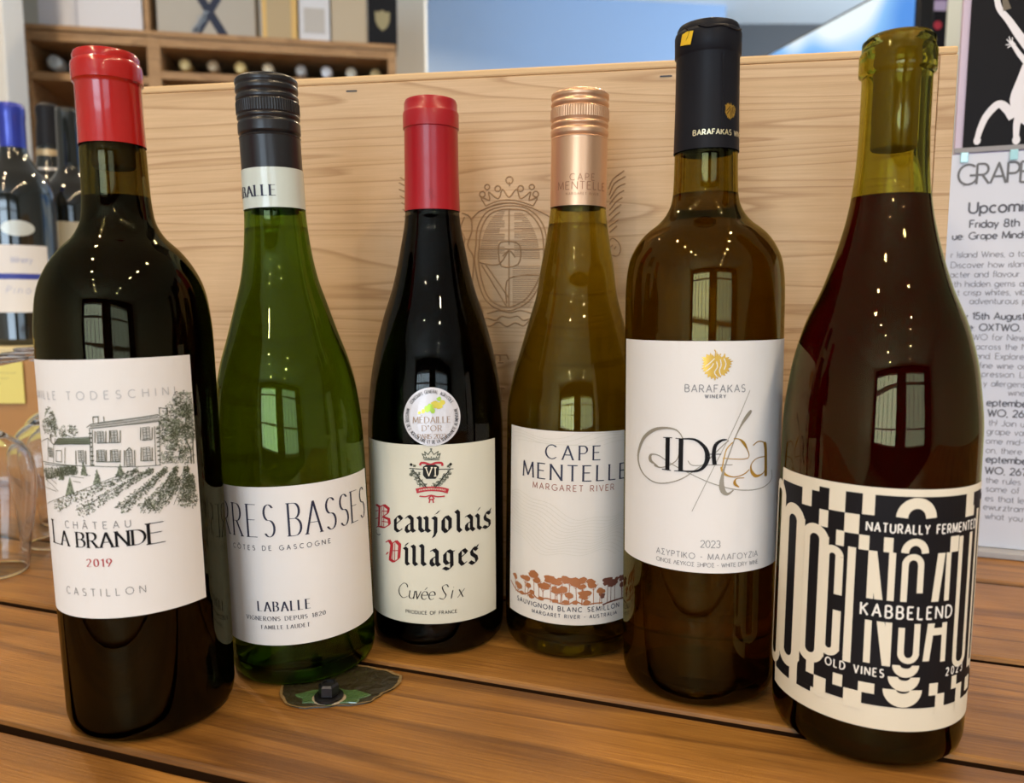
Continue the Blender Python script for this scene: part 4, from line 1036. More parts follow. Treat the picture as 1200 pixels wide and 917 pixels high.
for k in range(13):                       # faint contour lines
    o_ = k * 2.1
    p = [(-44 + i * 4.1, 88 - o_ * .9 + 3.2 * math.sin(i * .42 + k * .16) - i * .55 + 1.2 * math.sin(i * 1.1 + k * .4)) for i in range(20)]
    a.stroke(smooth_line([q for q in p if 56 < q[1] < 92], 3), .16, joins=False) if sum(56 < q[1] < 92 for q in p) > 3 else None
for k in range(6):
    p = [(-42 + i * 4.2, 112 + k * 1.9 + 2.2 * math.sin(i * .5 + k * .3) + i * .25) for i in range(20)]
    a.stroke(smooth_line([q for q in p if 118 < q[1] < 124.6] or [(0, 120), (1, 120)], 3), .16, joins=False)
a.build('contour_lines', M['faint_ink'], lb, fn, L1)
a = Ink(); dk = Ink()
trees = [(-39, 40, 2), (-36, 35.5, 2.6), (-30.5, 41, 2.6), (-28, 38, 2), (-24.5, 44.5, 3.4), (-21.5, 42, 2.5), (-18.8, 39.5, 3), (-26, 34.5, 1.8), (-14.5, 44, 3), (-11.5, 43, 3), (-8, 45, 2.4), (-11, 38, 2.6), (-8.5, 38.5, 3), (-4, 44.5, 3.2), (-1, 43.5, 3.6), (3, 44, 2.6), (-4.5, 36, 2.4), (2.6, 40.6, 2), (4.5, 36.3, 3.2), (8.6, 42.2, 3.3), (12.6, 38, 2.4)]
for i, (cx, cz, rr) in enumerate(trees):
    rr *= 1.35; cz += 1.0
    for _ in range(4): a.blob(cx + rnd.uniform(-.5, .5) * rr, cz + rnd.uniform(-.25, .3) * rr, rr * .62, rnd, rz=rr * .38)
    a.stroke([(cx, cz), (cx + rnd.uniform(-.8, .8), 31.8 - .02 * cx)], .34)
    a.stroke([(cx - rr * .6, cz), (cx, cz - rr * .8)], .2); a.stroke([(cx + rr * .6, cz), (cx, cz - rr * .8)], .2)
for cx, cz, rr in ((13.5, 35, 2), (17, 42.8, 3.0), (21.5, 42.2, 3), (26.5, 43, 2.5), (19, 40.5, 2), (27, 38.5, 2.4), (32, 42, 3)):
    rr *= 1.3; cz += 1.0
    for _ in range(6): dk.blob(cx + rnd.uniform(-.5, .5) * rr, cz + rnd.uniform(-.3, .4) * rr, rr * .5, rnd, rz=rr * .33)
    dk.stroke([(cx, cz), (cx + rnd.uniform(-.5, .5), 31.6)], .34)
g = [(-44, 37), (-40, 34.5), (-36, 33), (-30, 32.2), (-26, 34), (-22, 31.6), (-16, 32.6), (-10, 31), (-5, 30.6), (-1, 32.3), (4, 30.5), (9, 31), (14, 30.9)]
g = [(x_, z_ + (1.4 if k_ > 2 else 0)) for k_, (x_, z_) in enumerate(g)]
a.stroke(smooth_line(g), .7)
for x_ in (-33, -26, -20, -12, -6, -1, 5): a.blob(x_, 33.2, 2.2, rnd, rz=1.2)
dk.stroke(smooth_line([(14, 31), (18, 32), (24, 32.4), (30, 32.2), (36, 32)]), .9)
a.build('orange_trees', M['copper_ink'], lb, fn, L1)
dk.build('dark_trees', M['brown_ink'], lb, fn, L1)

# ---- 5: amber bottle with matte black capsule
b5, rad, fn = make_bottle(5, .0964, .3787, -.5, .0380,
    [(.009, .0378), (.04, .0382), (.17, .0382), (.1942, .0381), (.2030, .0377), (.2119, .0364), (.2200, .0328), (.2259, .0281), (.2305, .0222), (.2348, .0186), (.2410, .0160), (.2468, .0153), (.264, .0149), (.321, .0146)],
    .2440, 'tall amber bottle with a matte black capsule and a gold lion on its white label', cover_z=.2636, ztop=.3195, cork=True)
c5 = cover('capsule', [(.0155, .2636), (.01545, .2642), (.0150, .285), (.0148, .3072), (.0150, .3078), (.0155, .3084), (.0156, .3172), (.0153, .3184), (.0146, .3190), (.0145, .3205), (.0138, .3218), (.0120, .3225), (.003, .3221)], pm('matte_black_foil', (0.020, 0.020, 0.026), 0.42, bump=(70, 0.25, 0.001)), b5)
fc5 = lambda u, v, o: ((.0151 + (.0007 if v > 306 else 0) + o) * math.sin(u / 14.8), -(.0151 + (.0007 if v > 306 else 0) + o) * math.cos(u / 14.8), v / 1000)
a = Ink(); a.text('BARAFAKAS WINERY', -9.6, 269.5, 2.3, 21.5, w=.20)
a.build('capsule_lettering', pm('pale_gold_foil', (0.80, 0.70, 0.45), .3, .6), c5, fc5, .0003)
lc = (-3.3, 164.0)


def jag(p):
    o = []
    for q, r_ in zip(p, p[1:] + p[:1]):
        n = max(2, int(math.dist(q, r_) / .8)); n += n % 2
        for k in range(n):
            x, z = q[0] + (r_[0] - q[0]) * k / n, q[1] + (r_[1] - q[1]) * k / n
            s_ = 1.06 if k % 2 == 0 else .88
            o.append((lc[0] + (x - lc[0]) * s_, lc[1] + (z - lc[1]) * s_))
    return o


lm = jag(P(LION)[0])
a = Ink(); a.poly([((x - lc[0]) * .50 + 7.7, (z - lc[1]) * .62 + 280.6) for x, z in lm])
a.build('gold_lion_head', M['gold_ink'], c5, fc5, .0003)
dkf = pm('black_foil_line', (0.02, 0.02, 0.02), .5)
a = Ink()
for st in P(LIONLINE)[:5]: a.stroke([((x - lc[0]) * .50 + 7.7, (z - lc[1]) * .62 + 280.6) for x, z in st], .3)
a.build('lion_mane_lines', dkf, c5, fc5, .00045)
a = Ink(); a.poly([(-16.9, 311.5), (-11.2, 310.6), (-9.9, 316.4), (-13, 316.8), (-15.8, 316.2)])
a.build('yellow_tape', pm('yellow_tape', (0.80, 0.50, 0.02), .4), c5, fc5, .0004)
v, f = ridge([[(-8, 318.6), (-4, 317.0), (2, 317.6), (9, 316.6), (14, 318.0)], [(-15, 319.5), (-12, 316.5), (-13.5, 313)], [(3, 306), (3.5, 290), (2.8, 272)]], .8, .5)
v = [fc5(x * 1000, z * 1000, -y) for x, y, z in v]
mesh_obj('foil_crease', v, f, c5.data.materials[0], c5)
lb = sheet('label', fn, -57.5, 67.2, 50.5, 174.6, M['paper'], b5)
lines('lettering', M['grey_ink'], lb, fn, L1, [
    T('BARAFAKAS', -16.6, 151.6, 3.3, 10.4, w=.11),
    T('WINERY', -7.8, 149.0, 1.5, 1.3, w=.26),
    T('2023', -8.5, 79.5, 3.3, .3, w=.09),
    T('ΑΣΥΡΤΙΚΟ - ΜΑΛΑΓΟΥΖΙΑ', -29.4, 73.8, 2.7, 19.8, w=.11),
    T('ΟΙΝΟΣ ΛΕΥΚΟΣ ΞΗΡΟΣ - WHITE DRY WINE', -29.4, 70.2, 1.9, 20.3, w=.12)])
a = Ink()
ID = P(ID)
for i, st in enumerate(ID):
    if i == 2:
        pp = smooth_line(st, 6); m_ = len(pp) // 2
        a.stroke(pp[:m_ + 1], .4, w1=2.3); a.stroke(pp[m_:], 2.3, w1=.4)
    else: a.stroke(st, 2.1 if i < 2 else .4)
fb_ = P(FBLK)
pp = smooth_line(fb_[0], 6); a.stroke(pp[:len(pp) // 2], .5, w1=1.6); a.stroke(pp[len(pp) // 2 - 1:], 1.6, w1=1.9); a.stroke(fb_[1], .35)
a.build('black_initials', M['ink'], lb, fn, L2)
a = Ink()
sg = P(SWIRLGREY)
wds = [(0.45, 1.5), (1.6, .45), (1.6, .5), (.9, .4)]
for i, st in enumerate(sg):
    pp = smooth_line(st, 5)
    n_ = len(pp)
    for j in range(n_ - 1):
        t = j / n_
        wv = {0: .45 + 1.3 * math.exp(-((t - .30) / .13) ** 2), 1: .4 + 1.5 * math.exp(-((t - .10) / .07) ** 2), 2: .45 + .9 * math.exp(-(t / .15) ** 2), 3: .4}[min(i, 3)]
        a.stroke([pp[j], pp[j + 1]], wv); a.dot(pp[j], wv / 2, 8)
pp = smooth_line(P(TALLSTROKE)[0], 5); n_ = len(pp)
for j in range(n_ - 1):
    t = j / n_; wv = .5 + 2.0 * math.exp(-((t - .68) / .16) ** 2) + 1.3 * math.exp(-((t - .05) / .10) ** 2)
    a.stroke([pp[j], pp[j + 1]], wv); a.dot(pp[j], wv / 2, 8)
a.stroke(smooth_line(P(SLASH)[0]), .28)
a.build('grey_swashes', M['taupe_ink'], lb, fn, L1)
a = Ink()
for i, st in enumerate(P(EA)):
    pp = smooth_line(st, 5); n_ = len(pp)
    for j in range(n_ - 1):
        t = j / n_
        wv = {0: .4 + 1.0 * math.exp(-((t - .55) / .12) ** 2), 1: .5 + .8 * math.exp(-((t - .15) / .15) ** 2), 2: .5 + 1.5 * (t > .55), 3: .4 + 1.3 * math.exp(-((t - .55) / .15) ** 2), 4: .4 + 1.0 * math.exp(-((t - .6) / .2) ** 2), 5: .5}[i]
        a.stroke([pp[j], pp[j + 1]], wv); a.dot(pp[j], wv / 2, 8)
a.build('gold_lettering', M['gold_ink'], lb, fn, L1)
a = Ink(); a.poly(lm, 2); a.build('gold_lion_head', M['gold_ink'], lb, fn, L1)
a = Ink()
for st in P(LIONLINE)[:5]: a.stroke(smooth_line(st), .42)
a.build('pale_mane_lines', M['paper'], lb, fn, L2)
a = Ink()
for st in P(LIONLINE)[5:]: a.stroke(st, .5)
a.build('gold_crown', M['gold_ink'], lb, fn, L1)

# ---- 6: open bottle with black and cream label
b6, rad, fn = make_bottle(6, .1624, .3330, 0, .0402,
    [(.009, .0400), (.03, .0403), (.0788, .0402), (.135, .0400), (.1605, .0375), (.1802, .0328), (.1996, .0250), (.2186, .0192), (.2300, .0166), (.2412, .0150), (.2520, .0141), (.2653, .0137), (.2855, .0136), (.2864, .0139), (.2872, .0149), (.2890, .0150), (.2945, .0150), (.2957, .0148), (.2967, .0142), (.3000, .0141), (.3018, .0135)],
    .2366, 'open red wine bottle, bare olive neck, black and cream patterned label', ztop=.3022)
MB().lathe([(.0030, .2560), (.0085, .2560), (.0090, .2568), (.0090, .3008), (.0085, .3014), (.003, .3014)], 32).build('cork', M['cork'], b6, True)
lb = sheet('label', fn, -66.5, 17.6, 41, 118.4, M['cream'], b6)
a = Ink()
a.rect(-64.5, 27.8, 40.9, 113.2); a.rect(-40, 113.2, 36, 115.4); a.rect(-64.5, 25.5, -40, 27.8)
a.build('black_field', pm('black_print', (0.018, 0.016, 0.018), .55), lb, fn, L1)
c = Ink()


def stad(l, r, b, t, w, sp=None, right=True):
    global c
    rr = (r - l) / 2 - w / 2; cx = (l + r) / 2
    c.stroke([(l + w / 2, b + rr), (l + w / 2, t - rr)], w)
    c.stroke(arc(cx, t - w / 2 - rr, rr, rr, 180, 0, 14), w)
    c.stroke(arc(cx, b + w / 2 + rr, rr, rr, 180, 360, 14), w)
    if right: c.stroke([(r - w / 2, b + rr), (r - w / 2, t - rr)], w)
    else:
        c.stroke([(r - w / 2, t - rr - w / 2), (r - w / 2, sp[0])], w); c.stroke([(r - w / 2, b + rr), (r - w / 2, sp[1])], w)


stad(-76, -60.5, 26.5, 112.5, 4.2)
cA = c; c = Ink()
stad(-61.5, -46.2, 31, 105, 4.9)
c.build('cream_loop', M['cream'], lb, fn, L2 + .00010); c = cA
stad(-47.6, -34.6, 38.5, 99.3, 4.2)
cA = c; c = Ink()
stad(-37.3, -28.4, 44.6, 92, 3.2, (71.5, 64.8), False)
c.build('cream_loop', M['cream'], lb, fn, L2 + .00010); c = cA
for t in ((-26.9, 44.0, -23.9, 92.8), (-19.3, 45.5, -16.8, 92.5), (-11.9, 45.2, -9.4, 92.5), (11.0, 47.0, 13.4, 92.5), (17.4, 52, 19.8, 98.5), (24.4, 52, 26.8, 110), (30.0, 40, 32.2, 108), (34.6, 38, 36.4, 111)):
    c.rect(*t)
c.poly([(-19.3, 92.5), (-16.2, 92.5), (-9.6, 45.2), (-12.4, 45.2)])
c.poly([(3.0, 47.8), (5.8, 47.8), (10.4, 92.5), (7.0, 92.5)]); c.rect(6.0, 58.5, 11.5, 61.5)
c.stroke(arc(22.1, 47.5, 3.5, 3.5, 180, 360, 12), 2.4); c.rect(17.4, 47.4, 19.8, 52); c.rect(24.4, 47.4, 26.8, 52)
c.rect(32.2, 40, 34, 43)
# the S of the name: hook above, hook below
c.rect(-7.0, 72.5, -4.6, 88.6); c.stroke(arc(-2.8, 87.8, 3.0, 3.3, 180, 0, 12), 2.5); c.rect(-1.0, 76.3, 1.4, 88)
c.rect(-7.0, 50.8, -4.6, 61.8); c.stroke(arc(-2.8, 51.4, 3.0, 3.4, 180, 360, 12), 2.5); c.rect(-1.0, 51, 1.4, 64.2)
c.stroke(arc(-2.4, 106.9, 5.6, 6.0, 0, 180, 16), 4.4)
c.stroke(arc(-2.3, 92.6, 3.9, 4.6, 0, 180, 14), 2.9)
for cu_, cz_, rr, nr in ((-3.4, 46.0, 5.2, 2.2), (-3.8, 41.0, 6.2, 2.4), (-4.0, 35.6, 7.6, 2.6)):
    outer = arc(cu_, cz_, rr, rr * .98, 180, 360, 16)
    inner = arc(cu_, cz_, nr, nr * .6, 360, 180, 8)
    c.poly(outer + inner)
for t in ((-48.6, 106, -43.4, 115.5), (-35.4, 106.6, -28.8, 116), (-22.4, 107, -17.9, 116), (20.2, 106, 25.8, 116), (-39.4, 98.8, -35.4, 106), (-28.8, 98.5, -23.2, 106.6),
          (-31.8, 92.4, -28.6, 98.8), (-23.0, 92.4, -19.2, 98.5), (-14.0, 92.5, -10.6, 98.5), (12.5, 92.5, 17.0, 99),
          (-52.0, 24, -47.2, 36), (-42.4, 33.6, -38.6, 40), (-38.5, 25, -33.2, 33.8), (-30.4, 32.6, -26.6, 37.8), (-26.0, 25, -19.2, 32.8), (-20.6, 32.6, -14.6, 37),
          (6.6, 33, 10.6, 38.2), (9.8, 25, 14.2, 33.4), (18.0, 34, 21.2, 39.6), (21.2, 25, 25.4, 35.4), (29, 30, 34, 36)):
    c.rect(*t)
c.build('cream_pattern', M['cream'], lb, fn, L2)
a = Ink()
a.rect(-23.6, 63.6, 16.2, 72.6); a.build('black_band', M['black_band'], lb, fn, LP)
a = Ink(); a.rect(-22.5, 99.2, 29.5, 106.0); a.build('black_band', M['black_band'], lb, fn, LP)
lines('cream_lettering', M['white_ink'], lb, fn, .00072, [
    T('NATURALLY FERMENTED', -20.5, 100.6, 3.6, 28.6, w=.17, xs=.75),
    T('KABBELEND', -21.0, 65.6, 5.0, 15.0, w=.15, xs=.8),
    T('OLD VINES', -33.6, 40.4, 3.3, -11.6, w=.17, xs=.75),
    T('2023', 14.2, 40.8, 3.2, 24.4, w=.16, xs=.75)])

# ---------------------------------------------------------------- upturned tasting glasses on the left
clear = glass_mat('clear_glass', (0.985, 0.985, 0.98), 1.5)


def tasting_glass(x, y, label, sc=1.0):
    root = empty('wine_glass', (x, y, 0.0003))
    tag(root, label, 'wine glass', 'upturned wine glasses on the left of the table')
    o = [(.0235, .0004), (.0262, .020), (.0300, .045), (.0322, .066), (.0310, .080), (.0250, .092), (.0140, .1005), (.0060, .106), (.0045, .112), (.0043, .130), (.0052, .142), (.0100, .1475), (.0240, .1505), (.0320, .1525), (.0322, .1540), (.0310, .1546), (.0004, .1550)]
    i_ = [(.0004, .1010), (.0120, .0985), (.0230, .0905), (.0290, .0795), (.0304, .066), (.0283, .045), (.0246, .020), (.0221, .0008), (.0228, .0000)]
    o = [(r * sc, z * sc) for r, z in o]; i_ = [(r * sc, z * sc) for r, z in i_]
    # the bowl is open at the table, the foot uppermost
    bowl_o = [q for q in o if q[1] <= .106 * sc + 1e-6]; bowl_i = i_[::-1]
    prof = [i_[-1]] + bowl_o + [(.0004, .1062 * sc), (.0004, .1010 * sc)] + i_[1:-1][::1]
    prof_s = []
    ro_ = pchip([(z, r) for r, z in bowl_o]); 
    pr = [(.0228 * sc, 0)] + [(ro_(bowl_o[0][1] + (bowl_o[-1][1] - bowl_o[0][1]) * t / 40), bowl_o[0][1] + (bowl_o[-1][1] - bowl_o[0][1]) * t / 40) for t in range(41)] + [(.0004, .1064 * sc), (.0004, .1005 * sc)]
    ii = sorted([(z, r) for r, z in i_[1:-1]])
    rin = pchip(ii)
    pr += [(rin(ii[-1][0] + (ii[0][0] - ii[-1][0]) * t / 40), ii[-1][0] + (ii[0][0] - ii[-1][0]) * t / 40) for t in range(41)]
    MB().lathe(pr + [(.0228 * sc, 0)], 64, cap0=False, cap1=False).build('bowl', clear, root, True)
    st = [q for q in o if q[1] >= .112 * sc - 1e-6 and q[1] <= .1425 * sc]
    MB().lathe([(.0050 * sc, .1066 * sc)] + st, 32).build('stem', clear, root, True)
    ft = [(.0054 * sc, .1426 * sc)] + [q for q in o if q[1] > .1425 * sc]
    MB().lathe(ft, 64).build('foot', clear, root, True)
    return root


tasting_glass(-.376, .531, 'upturned wine glass nearest the camera, cut by the left edge')
tasting_glass(-.368, .602, 'upturned wine glass just left of the red-capsuled bottle, second from the front')
tasting_glass(-.402, .670, 'upturned wine glass farthest back, under the yellow card')
tasting_glass(-.448, .588, 'upturned wine glass outermost on the left, mostly out of frame')

# ---------------------------------------------------------------- cardboard box and the bottles on it
box = empty('cardboard_box', (-.66, .84, 0.0))
tag(box, 'plain brown cardboard box on the table behind the wine glasses', 'cardboard box')
card = pm('brown_cardboard', (0.46, 0.25, 0.10), .75, bump=(200, .15, .0005))
MB().box(-.26, 0, 0.0003, .27, .42, .138).build('carton', card, box, bevel=.002)
MB().box(-.262, -.002, .138, .272, .422, .1458).build('lid', pm('lit_card_lid', (0.70, 0.60, 0.34), .6), box, bevel=.001)  # light on the carton top is put into this paler colour
yc = tag(MB().box(-.64, .8370, .084, -.541, .8378, .130).build('price_card', pm('yellow_card', (0.80, 0.72, 0.22), .6)), 'pale yellow price card fixed to the front of the cardboard box', 'card')
a = Ink()
for k in range(4): a.text('wine dry', 0, 120 - k * 8, 3.0, 60 + 8 * (k % 2), w=.12)
a = Ink()
for k in range(3): a.stroke([(0, 118 - k * 6), (88 - 9 * k, 118 - k * 6)], .5)
o = a.build('faint_print', pm('faint_pencil', (0.45, 0.40, 0.16), .6), yc, lambda u, v, off: (-.636 + u / 1000, .8370 - off, v / 1000), .0002)

sb = glass_mat('shop_bottle_glass', (0.35, 0.38, 0.30))
sbd = pm('dark_bottle_glass', (0.010, 0.012, 0.010), 0.06, coat=1.0)


def shop_bottle(x, y, z, prof, label, name='wine_bottle', group='bottles standing on the cardboard box', cat='wine bottle'):
    root = empty(name, (x, y, z)); tag(root, label, cat, group)
    rd = pchip(prof)
    n = 60; z0, z1 = prof[0][0], prof[-1][0]
    pr = [(.001, 0), (prof[0][1] - .003, 0)] + [(rd(z0 + (z1 - z0) * i / n), z0 + (z1 - z0) * i / n) for i in range(n + 1)]
    MB().lathe(pr, 48).build('glass', sbd, root, True)
    return root, rd


q, rd = shop_bottle(-.587, .92, .1462, [(.003, .040), (.15, .0410), (.175, .0400), (.195, .034), (.208, .024), (.222, .0155), (.235, .0135), (.27, .0132)], 'dark bottle with blue capsule and blue-striped white label, behind the glasses')
cover('capsule', [(.0142, .224), (.0140, .226), (.0139, .262), (.0146, .264), (.0146, .274), (.0138, .278), (.012, .280), (.002, .280)], pm('blue_foil', (0.03, 0.05, 0.42), .3, .3, coat=.5), q, 48)
f8 = lambda u, v, off: ((rd(v / 1000) + off) * math.sin(u / 41 + math.atan2(-.587, .92) * -0), -(rd(v / 1000) + off) * math.cos(u / 41), v / 1000)
l8 = sheet('label', f8, -40, 38, 52, 115, M['paper'], q)
a = Ink(); a.rect(-40, 76, 52, 82.5); a.build('blue_stripe', pm('blue_print', (.04, .06, .35), .5), l8, f8, L1)
lines('faint_lettering', pm('soft_blue_ink', (.35, .4, .62), .5), l8, f8, L1, [
    T('Winery', 12, 95, 7, 34, w=.08, slant=.2),
    T('Pinot', 6, 60, 8, 36, w=.07, slant=.25)])
a = Ink(); a.poly(arc(22, 134, 17, 9, 0, 360, 24)[:-1])
a.build('oval_sticker', pm('silver_sticker', (.62, .66, .62), .35, .2), q, f8, .0004)
q, rd = shop_bottle(-.650, 1.10, .1462, [(.003, .042), (.12, .0440), (.16, .0420), (.20, .032), (.235, .0205), (.262, .0165), (.27, .0160)], 'dark sparkling bottle, silver collar and black foil, behind the blue-capped one')
cover('neck_foil', [(.0168, .268), (.0165, .285), (.0150, .300), (.0152, .308), (.0160, .316), (.0150, .322), (.010, .326), (.002, .327)], pm('black_wire_foil', (.03, .03, .035), .4), q, 40)
MB().lathe([(.0178, .2535), (.0171, .262)], 40, cap0=False, cap1=False).build('gold_collar', pm('gold_collar_foil', (.55, .42, .25), .35, .6), q, True)
MB().lathe([(.0218, .2330), (.0205, .2368)], 40, cap0=False, cap1=False).build('silver_ring', pm('silver_ring_foil', (.6, .6, .6), .35, .6), q, True)
f9 = lambda u, v, off: ((rd(v / 1000) + off) * math.sin(u / 44), -(rd(v / 1000) + off) * math.cos(u / 44), v / 1000)
sheet('shoulder_label', f9, -30, 165, 50, 200, pm('silver_label', (.42, .43, .44), .35, .5), q)
q, rd = shop_bottle(-.575, 1.015, .1462, [(.003, .0372), (.17, .0375), (.185, .036), (.20, .030), (.212, .020), (.224, .0145), (.29, .0135), (.298, .013)], 'dark bottle with plain cream label, half hidden behind the red-capsuled front bottle')
f10 = lambda u, v, off: ((rd(v / 1000) + off) * math.sin(u / 37.5), -(rd(v / 1000) + off) * math.cos(u / 37.5), v / 1000)
l10 = sheet('label', f10, -45, 60, 45, 152, M['paper_warm'], q)
a = Ink(); a.text('VIN', -30, 120, 7, -6, w=.1); 
a.build('faint_lettering', M['grey_ink'], l10, f10, L1)

# ---------------------------------------------------------------- wine rack in the background
rack = empty('wine_rack', (-1.243, 2.0, -0.76), R(9.8))
tag(rack, 'tall beech wine rack against the cream wall with bottles lying in its cells', 'shelving')
W = 0.940; Z = lambda z: z + 0.76
D = 0.34


def board(name, x0, z0, x1, z1, y0=0, y1=D, mat=None):
    return MB().box(x0, y0, Z(z0), x1, y1, Z(z1)).build(name, mat or M['shelf'], rack, bevel=.001)


board('side_panel', 0, -0.76, .022, .888); board('side_panel', W - .022, -0.76, W, .888)
board('divider', .302, -0.76, .334, .888)
board('top_board', -.0, .888, .318, .9135 if False else .900, -.004); board('top_board', .318, .886, W, .900, -.004)
board('shelf_board', .022, .862, .302, .886); board('shelf_board', .334, .862, W - .022, .886)
for z in (.766, .40, .10, -.30): board('shelf_board', .022, z - .0, .302, z + .019)
for z in (.782, .68, .565, .40, .10, -.30): board('shelf_board', .334, z, W - .022, z + .019)
board('back_panel', .022, -.76, W - .022, .88, D - .012, D, pm('dark_rack_back', (.10, .065, .04), .7))
board('back_panel', .024, .42, .300, .765, D - .03, D - .013, pm('cream_rack_back', (.42, .36, .28), .7))
ca, sa = math.cos(R(9.8)), math.sin(R(9.8))


def rack_pt(x, y, z): return (-1.243 + x * ca - y * sa, 2.0 + x * sa + y * ca, z)


foils = [('silver', (.55, .62, .66)), ('pale silver', (.55, .62, .66)), ('gold', (.62, .48, .22)), ('bronze', (.42, .32, .20)), ('bright gold', (.75, .58, .25)), ('champagne', (.70, .60, .42)), ('grey', (.45, .44, .42)), ('white', (.78, .80, .84)), ('cream', (.66, .62, .50)), ('dull gold', (.55, .44, .22))]
xs = [.066, .152, .385, .456, .526, .598, .684, .752, .818, .884]
proto = None
for i, (x, (cn, cc)) in enumerate(zip(xs, foils)):
    root = empty('lying_bottle', rack_pt(x, .035, (.7855 + .0350) if i < 2 else (.8015 + .0292)), R(9.8)); root.scale = (1.2, 1.2, .98) if i < 2 else (1, 1, 1); root.rotation_euler = (R(-90), 0, R(9.8))
    where = ['left cell, nearest the white door', 'left cell, next to the red capsule', 'first right of the divider', 'second from the divider', 'third from the divider', 'fourth from the divider', 'fifth from the divider', 'sixth from the divider', 'second from the right side', 'last on the right side'][i]
    tag(root, 'bottle lying in the rack, %s foil end, %s' % (cn, where), 'wine bottle', 'bottles lying in the top row of the rack')
    if proto is None:
        mbody = MB().lathe([(.014, .004), (.014, .07), (.018, .085), (.0285, .115), (.029, .278), (.025, .283)], 28)
        me_body = mbody.build('glass', sbd, root, True).data
        proto = root
    else:
        o = bpy.data.objects.new('glass', me_body); COL.objects.link(o); o.parent = root
    MB().lathe([(.004, -.0015), (.0125, -.001), (.0150, .001), (.0152, .045)], 28, cap1=False).build('foil_end', pm('foil_' + cn, cc, .35, .35), root, True)

# boxes standing on top of the rack


def top_box(name, x0, x1, h, y0, dep, mat, label, cat='box'):
    root = empty(name, rack_pt((x0 + x1) / 2, y0, .9003), R(9.8))
    tag(root, label, cat)
    hw = (x1 - x0) / 2
    b = MB().box(-hw, 0, 0, hw, dep, h).build('carton', mat, root, bevel=.002)
    MB().box(-hw - .0006, -.0006, h * .86, hw + .0006, dep + .0006, h + .001).build('lid', mat, root, bevel=.001)
    return root, b


wbx = pm('white_card', (.66, .68, .76), .45)
q, b = top_box('gift_box', .040, .128, .16, .02, .20, wbx, 'white gift box on the rack, next to the white door')
q, b = top_box('gift_box', .130, .292, .16, .012, .20, wbx, 'wider plain white gift box on the rack, above the front red capsule')
MB().box(-.078, -.0009, .0, -.074, -.0006, .16).build('grey_seam', pm('grey_card_seam', (.4, .42, .5), .5), b)
o = MB().box(-.006, 0, 0, .006, .22, .17).build('wooden_divider', M['shelf']); o.location = rack_pt(.303, .01, .9003); o.rotation_euler = (0, 0, R(9.8))
tag(o, 'thin upright wooden board on the rack between white and grey boxes', 'wooden board')
q, b = top_box('gift_box', .325, .572, .16, .02, .20, pm('grey_card', (.42, .41, .38), .5), 'grey gift box on the rack crossed by navy ribbon', 'gift box')
nv = pm('navy_ribbon', (.007, .018, .055), .6)
v = Ink()
v.poly([(-42, 0), (-18, 0), (45, 105), (22, 105)]); v.poly([(58, 0), (32, 0), (-30, 105), (-6, 105)])
rb_ = v.build('crossed_ribbon', nv, b, lambda u, w_, off: (u / 1000 + .0, -off, w_ / 1000), .0010)
a = Ink()
a2 = Ink(); a2.text('OMBA', 0, 0, 17, 66, w=.12)
cs, sn = math.cos(R(59)), math.sin(R(59))
a2.build('ribbon_lettering', pm('pale_blue_print', (.30, .38, .48), .5), rb_, lambda u, w_, off: ((-26 + (u * cs - w_ * sn)) / 1000, -off, (4 + (u * sn + w_ * cs)) / 1000), .0016)
q, b = top_box('gift_box', .590, .680, .17, .01, .09, pm('gold_card', (.70, .48, .18), .35, .3), 'tall gold gift box with tan front on the rack', 'gift box')
MB().box(-.033, -.0012, .0, .030, -.0006, .17).build('tan_face', pm('tan_card', (.45, .36, .22), .5), b)
q, b = top_box('gift_box', .686, .765, .17, .01, .09, pm('silver_card', (.66, .70, .78), .4), 'slim white and silver gift box on the rack', 'gift box')
MB().box(-.027, -.0012, .022, .027, -.0006, .085).build('photo_panel', pm('pale_grey_print', (.48, .48, .48), .5), b)
q, b = top_box('gift_box', .770, .862, .17, .01, .10, pm('beige_card', (.48, .42, .32), .5), 'plain beige gift box on the rack, left of the black one', 'gift box')
q, b = top_box('gift_box', .866, .945, .17, .006, .10, pm('black_card', (.020, .022, .028), .4), 'black gift box with gold shield at the right end of the rack', 'gift box')
a = Ink(); a.poly([(-20, 86), (-10, 84), (0, 90), (10, 84), (20, 86), (19, 62), (12, 46), (0, 36), (-12, 46), (-19, 62)])
a.build('gold_shield', pm('dull_gold_print', (.32, .29, .17), .45, .3), b, lambda u, w_, off: (u / 1000, -off, w_ / 1000), .0012)

# ---------------------------------------------------------------- screen, banner, sign on the right
tv = empty('display_screen', (.665, 1.30, 0), math.atan2(1, -.272))
tag(tv, 'flat screen seen edgewise on its stand, showing glowing blue and white', 'screen')
m = bpy.data.materials.new('screen_glow'); m.use_nodes = True
nt = m.node_tree; b_ = nt.nodes['Principled BSDF']; b_.inputs['Base Color'].default_value = (.01, .01, .01, 1); b_.inputs['Roughness'].default_value = .15
tc = nt.nodes.new('ShaderNodeTexCoord'); nz = nt.nodes.new('ShaderNodeTexNoise'); nz.inputs['Scale'].default_value = 4.6; nz.inputs['Detail'].default_value = .5
mp_ = nt.nodes.new('ShaderNodeMapping'); mp_.inputs['Location'].default_value = (.35, 0, .22); mp_.inputs['Scale'].default_value = (1, 1, 1.2)
nt.links.new(tc.outputs['Object'], mp_.inputs['Vector']); nt.links.new(mp_.outputs[0], nz.inputs['Vector'])
r_ = ramp(nt, [(.34, (.09, .30, .80)), (.44, (.26, .55, .95)), (.53, (.88, .98, 1.0))])
nt.links.new(nz.outputs['Fac'], r_.inputs[0]); nt.links.new(r_.outputs[0], b_.inputs['Emission Color']); b_.inputs['Emission Strength'].default_value = 1.15
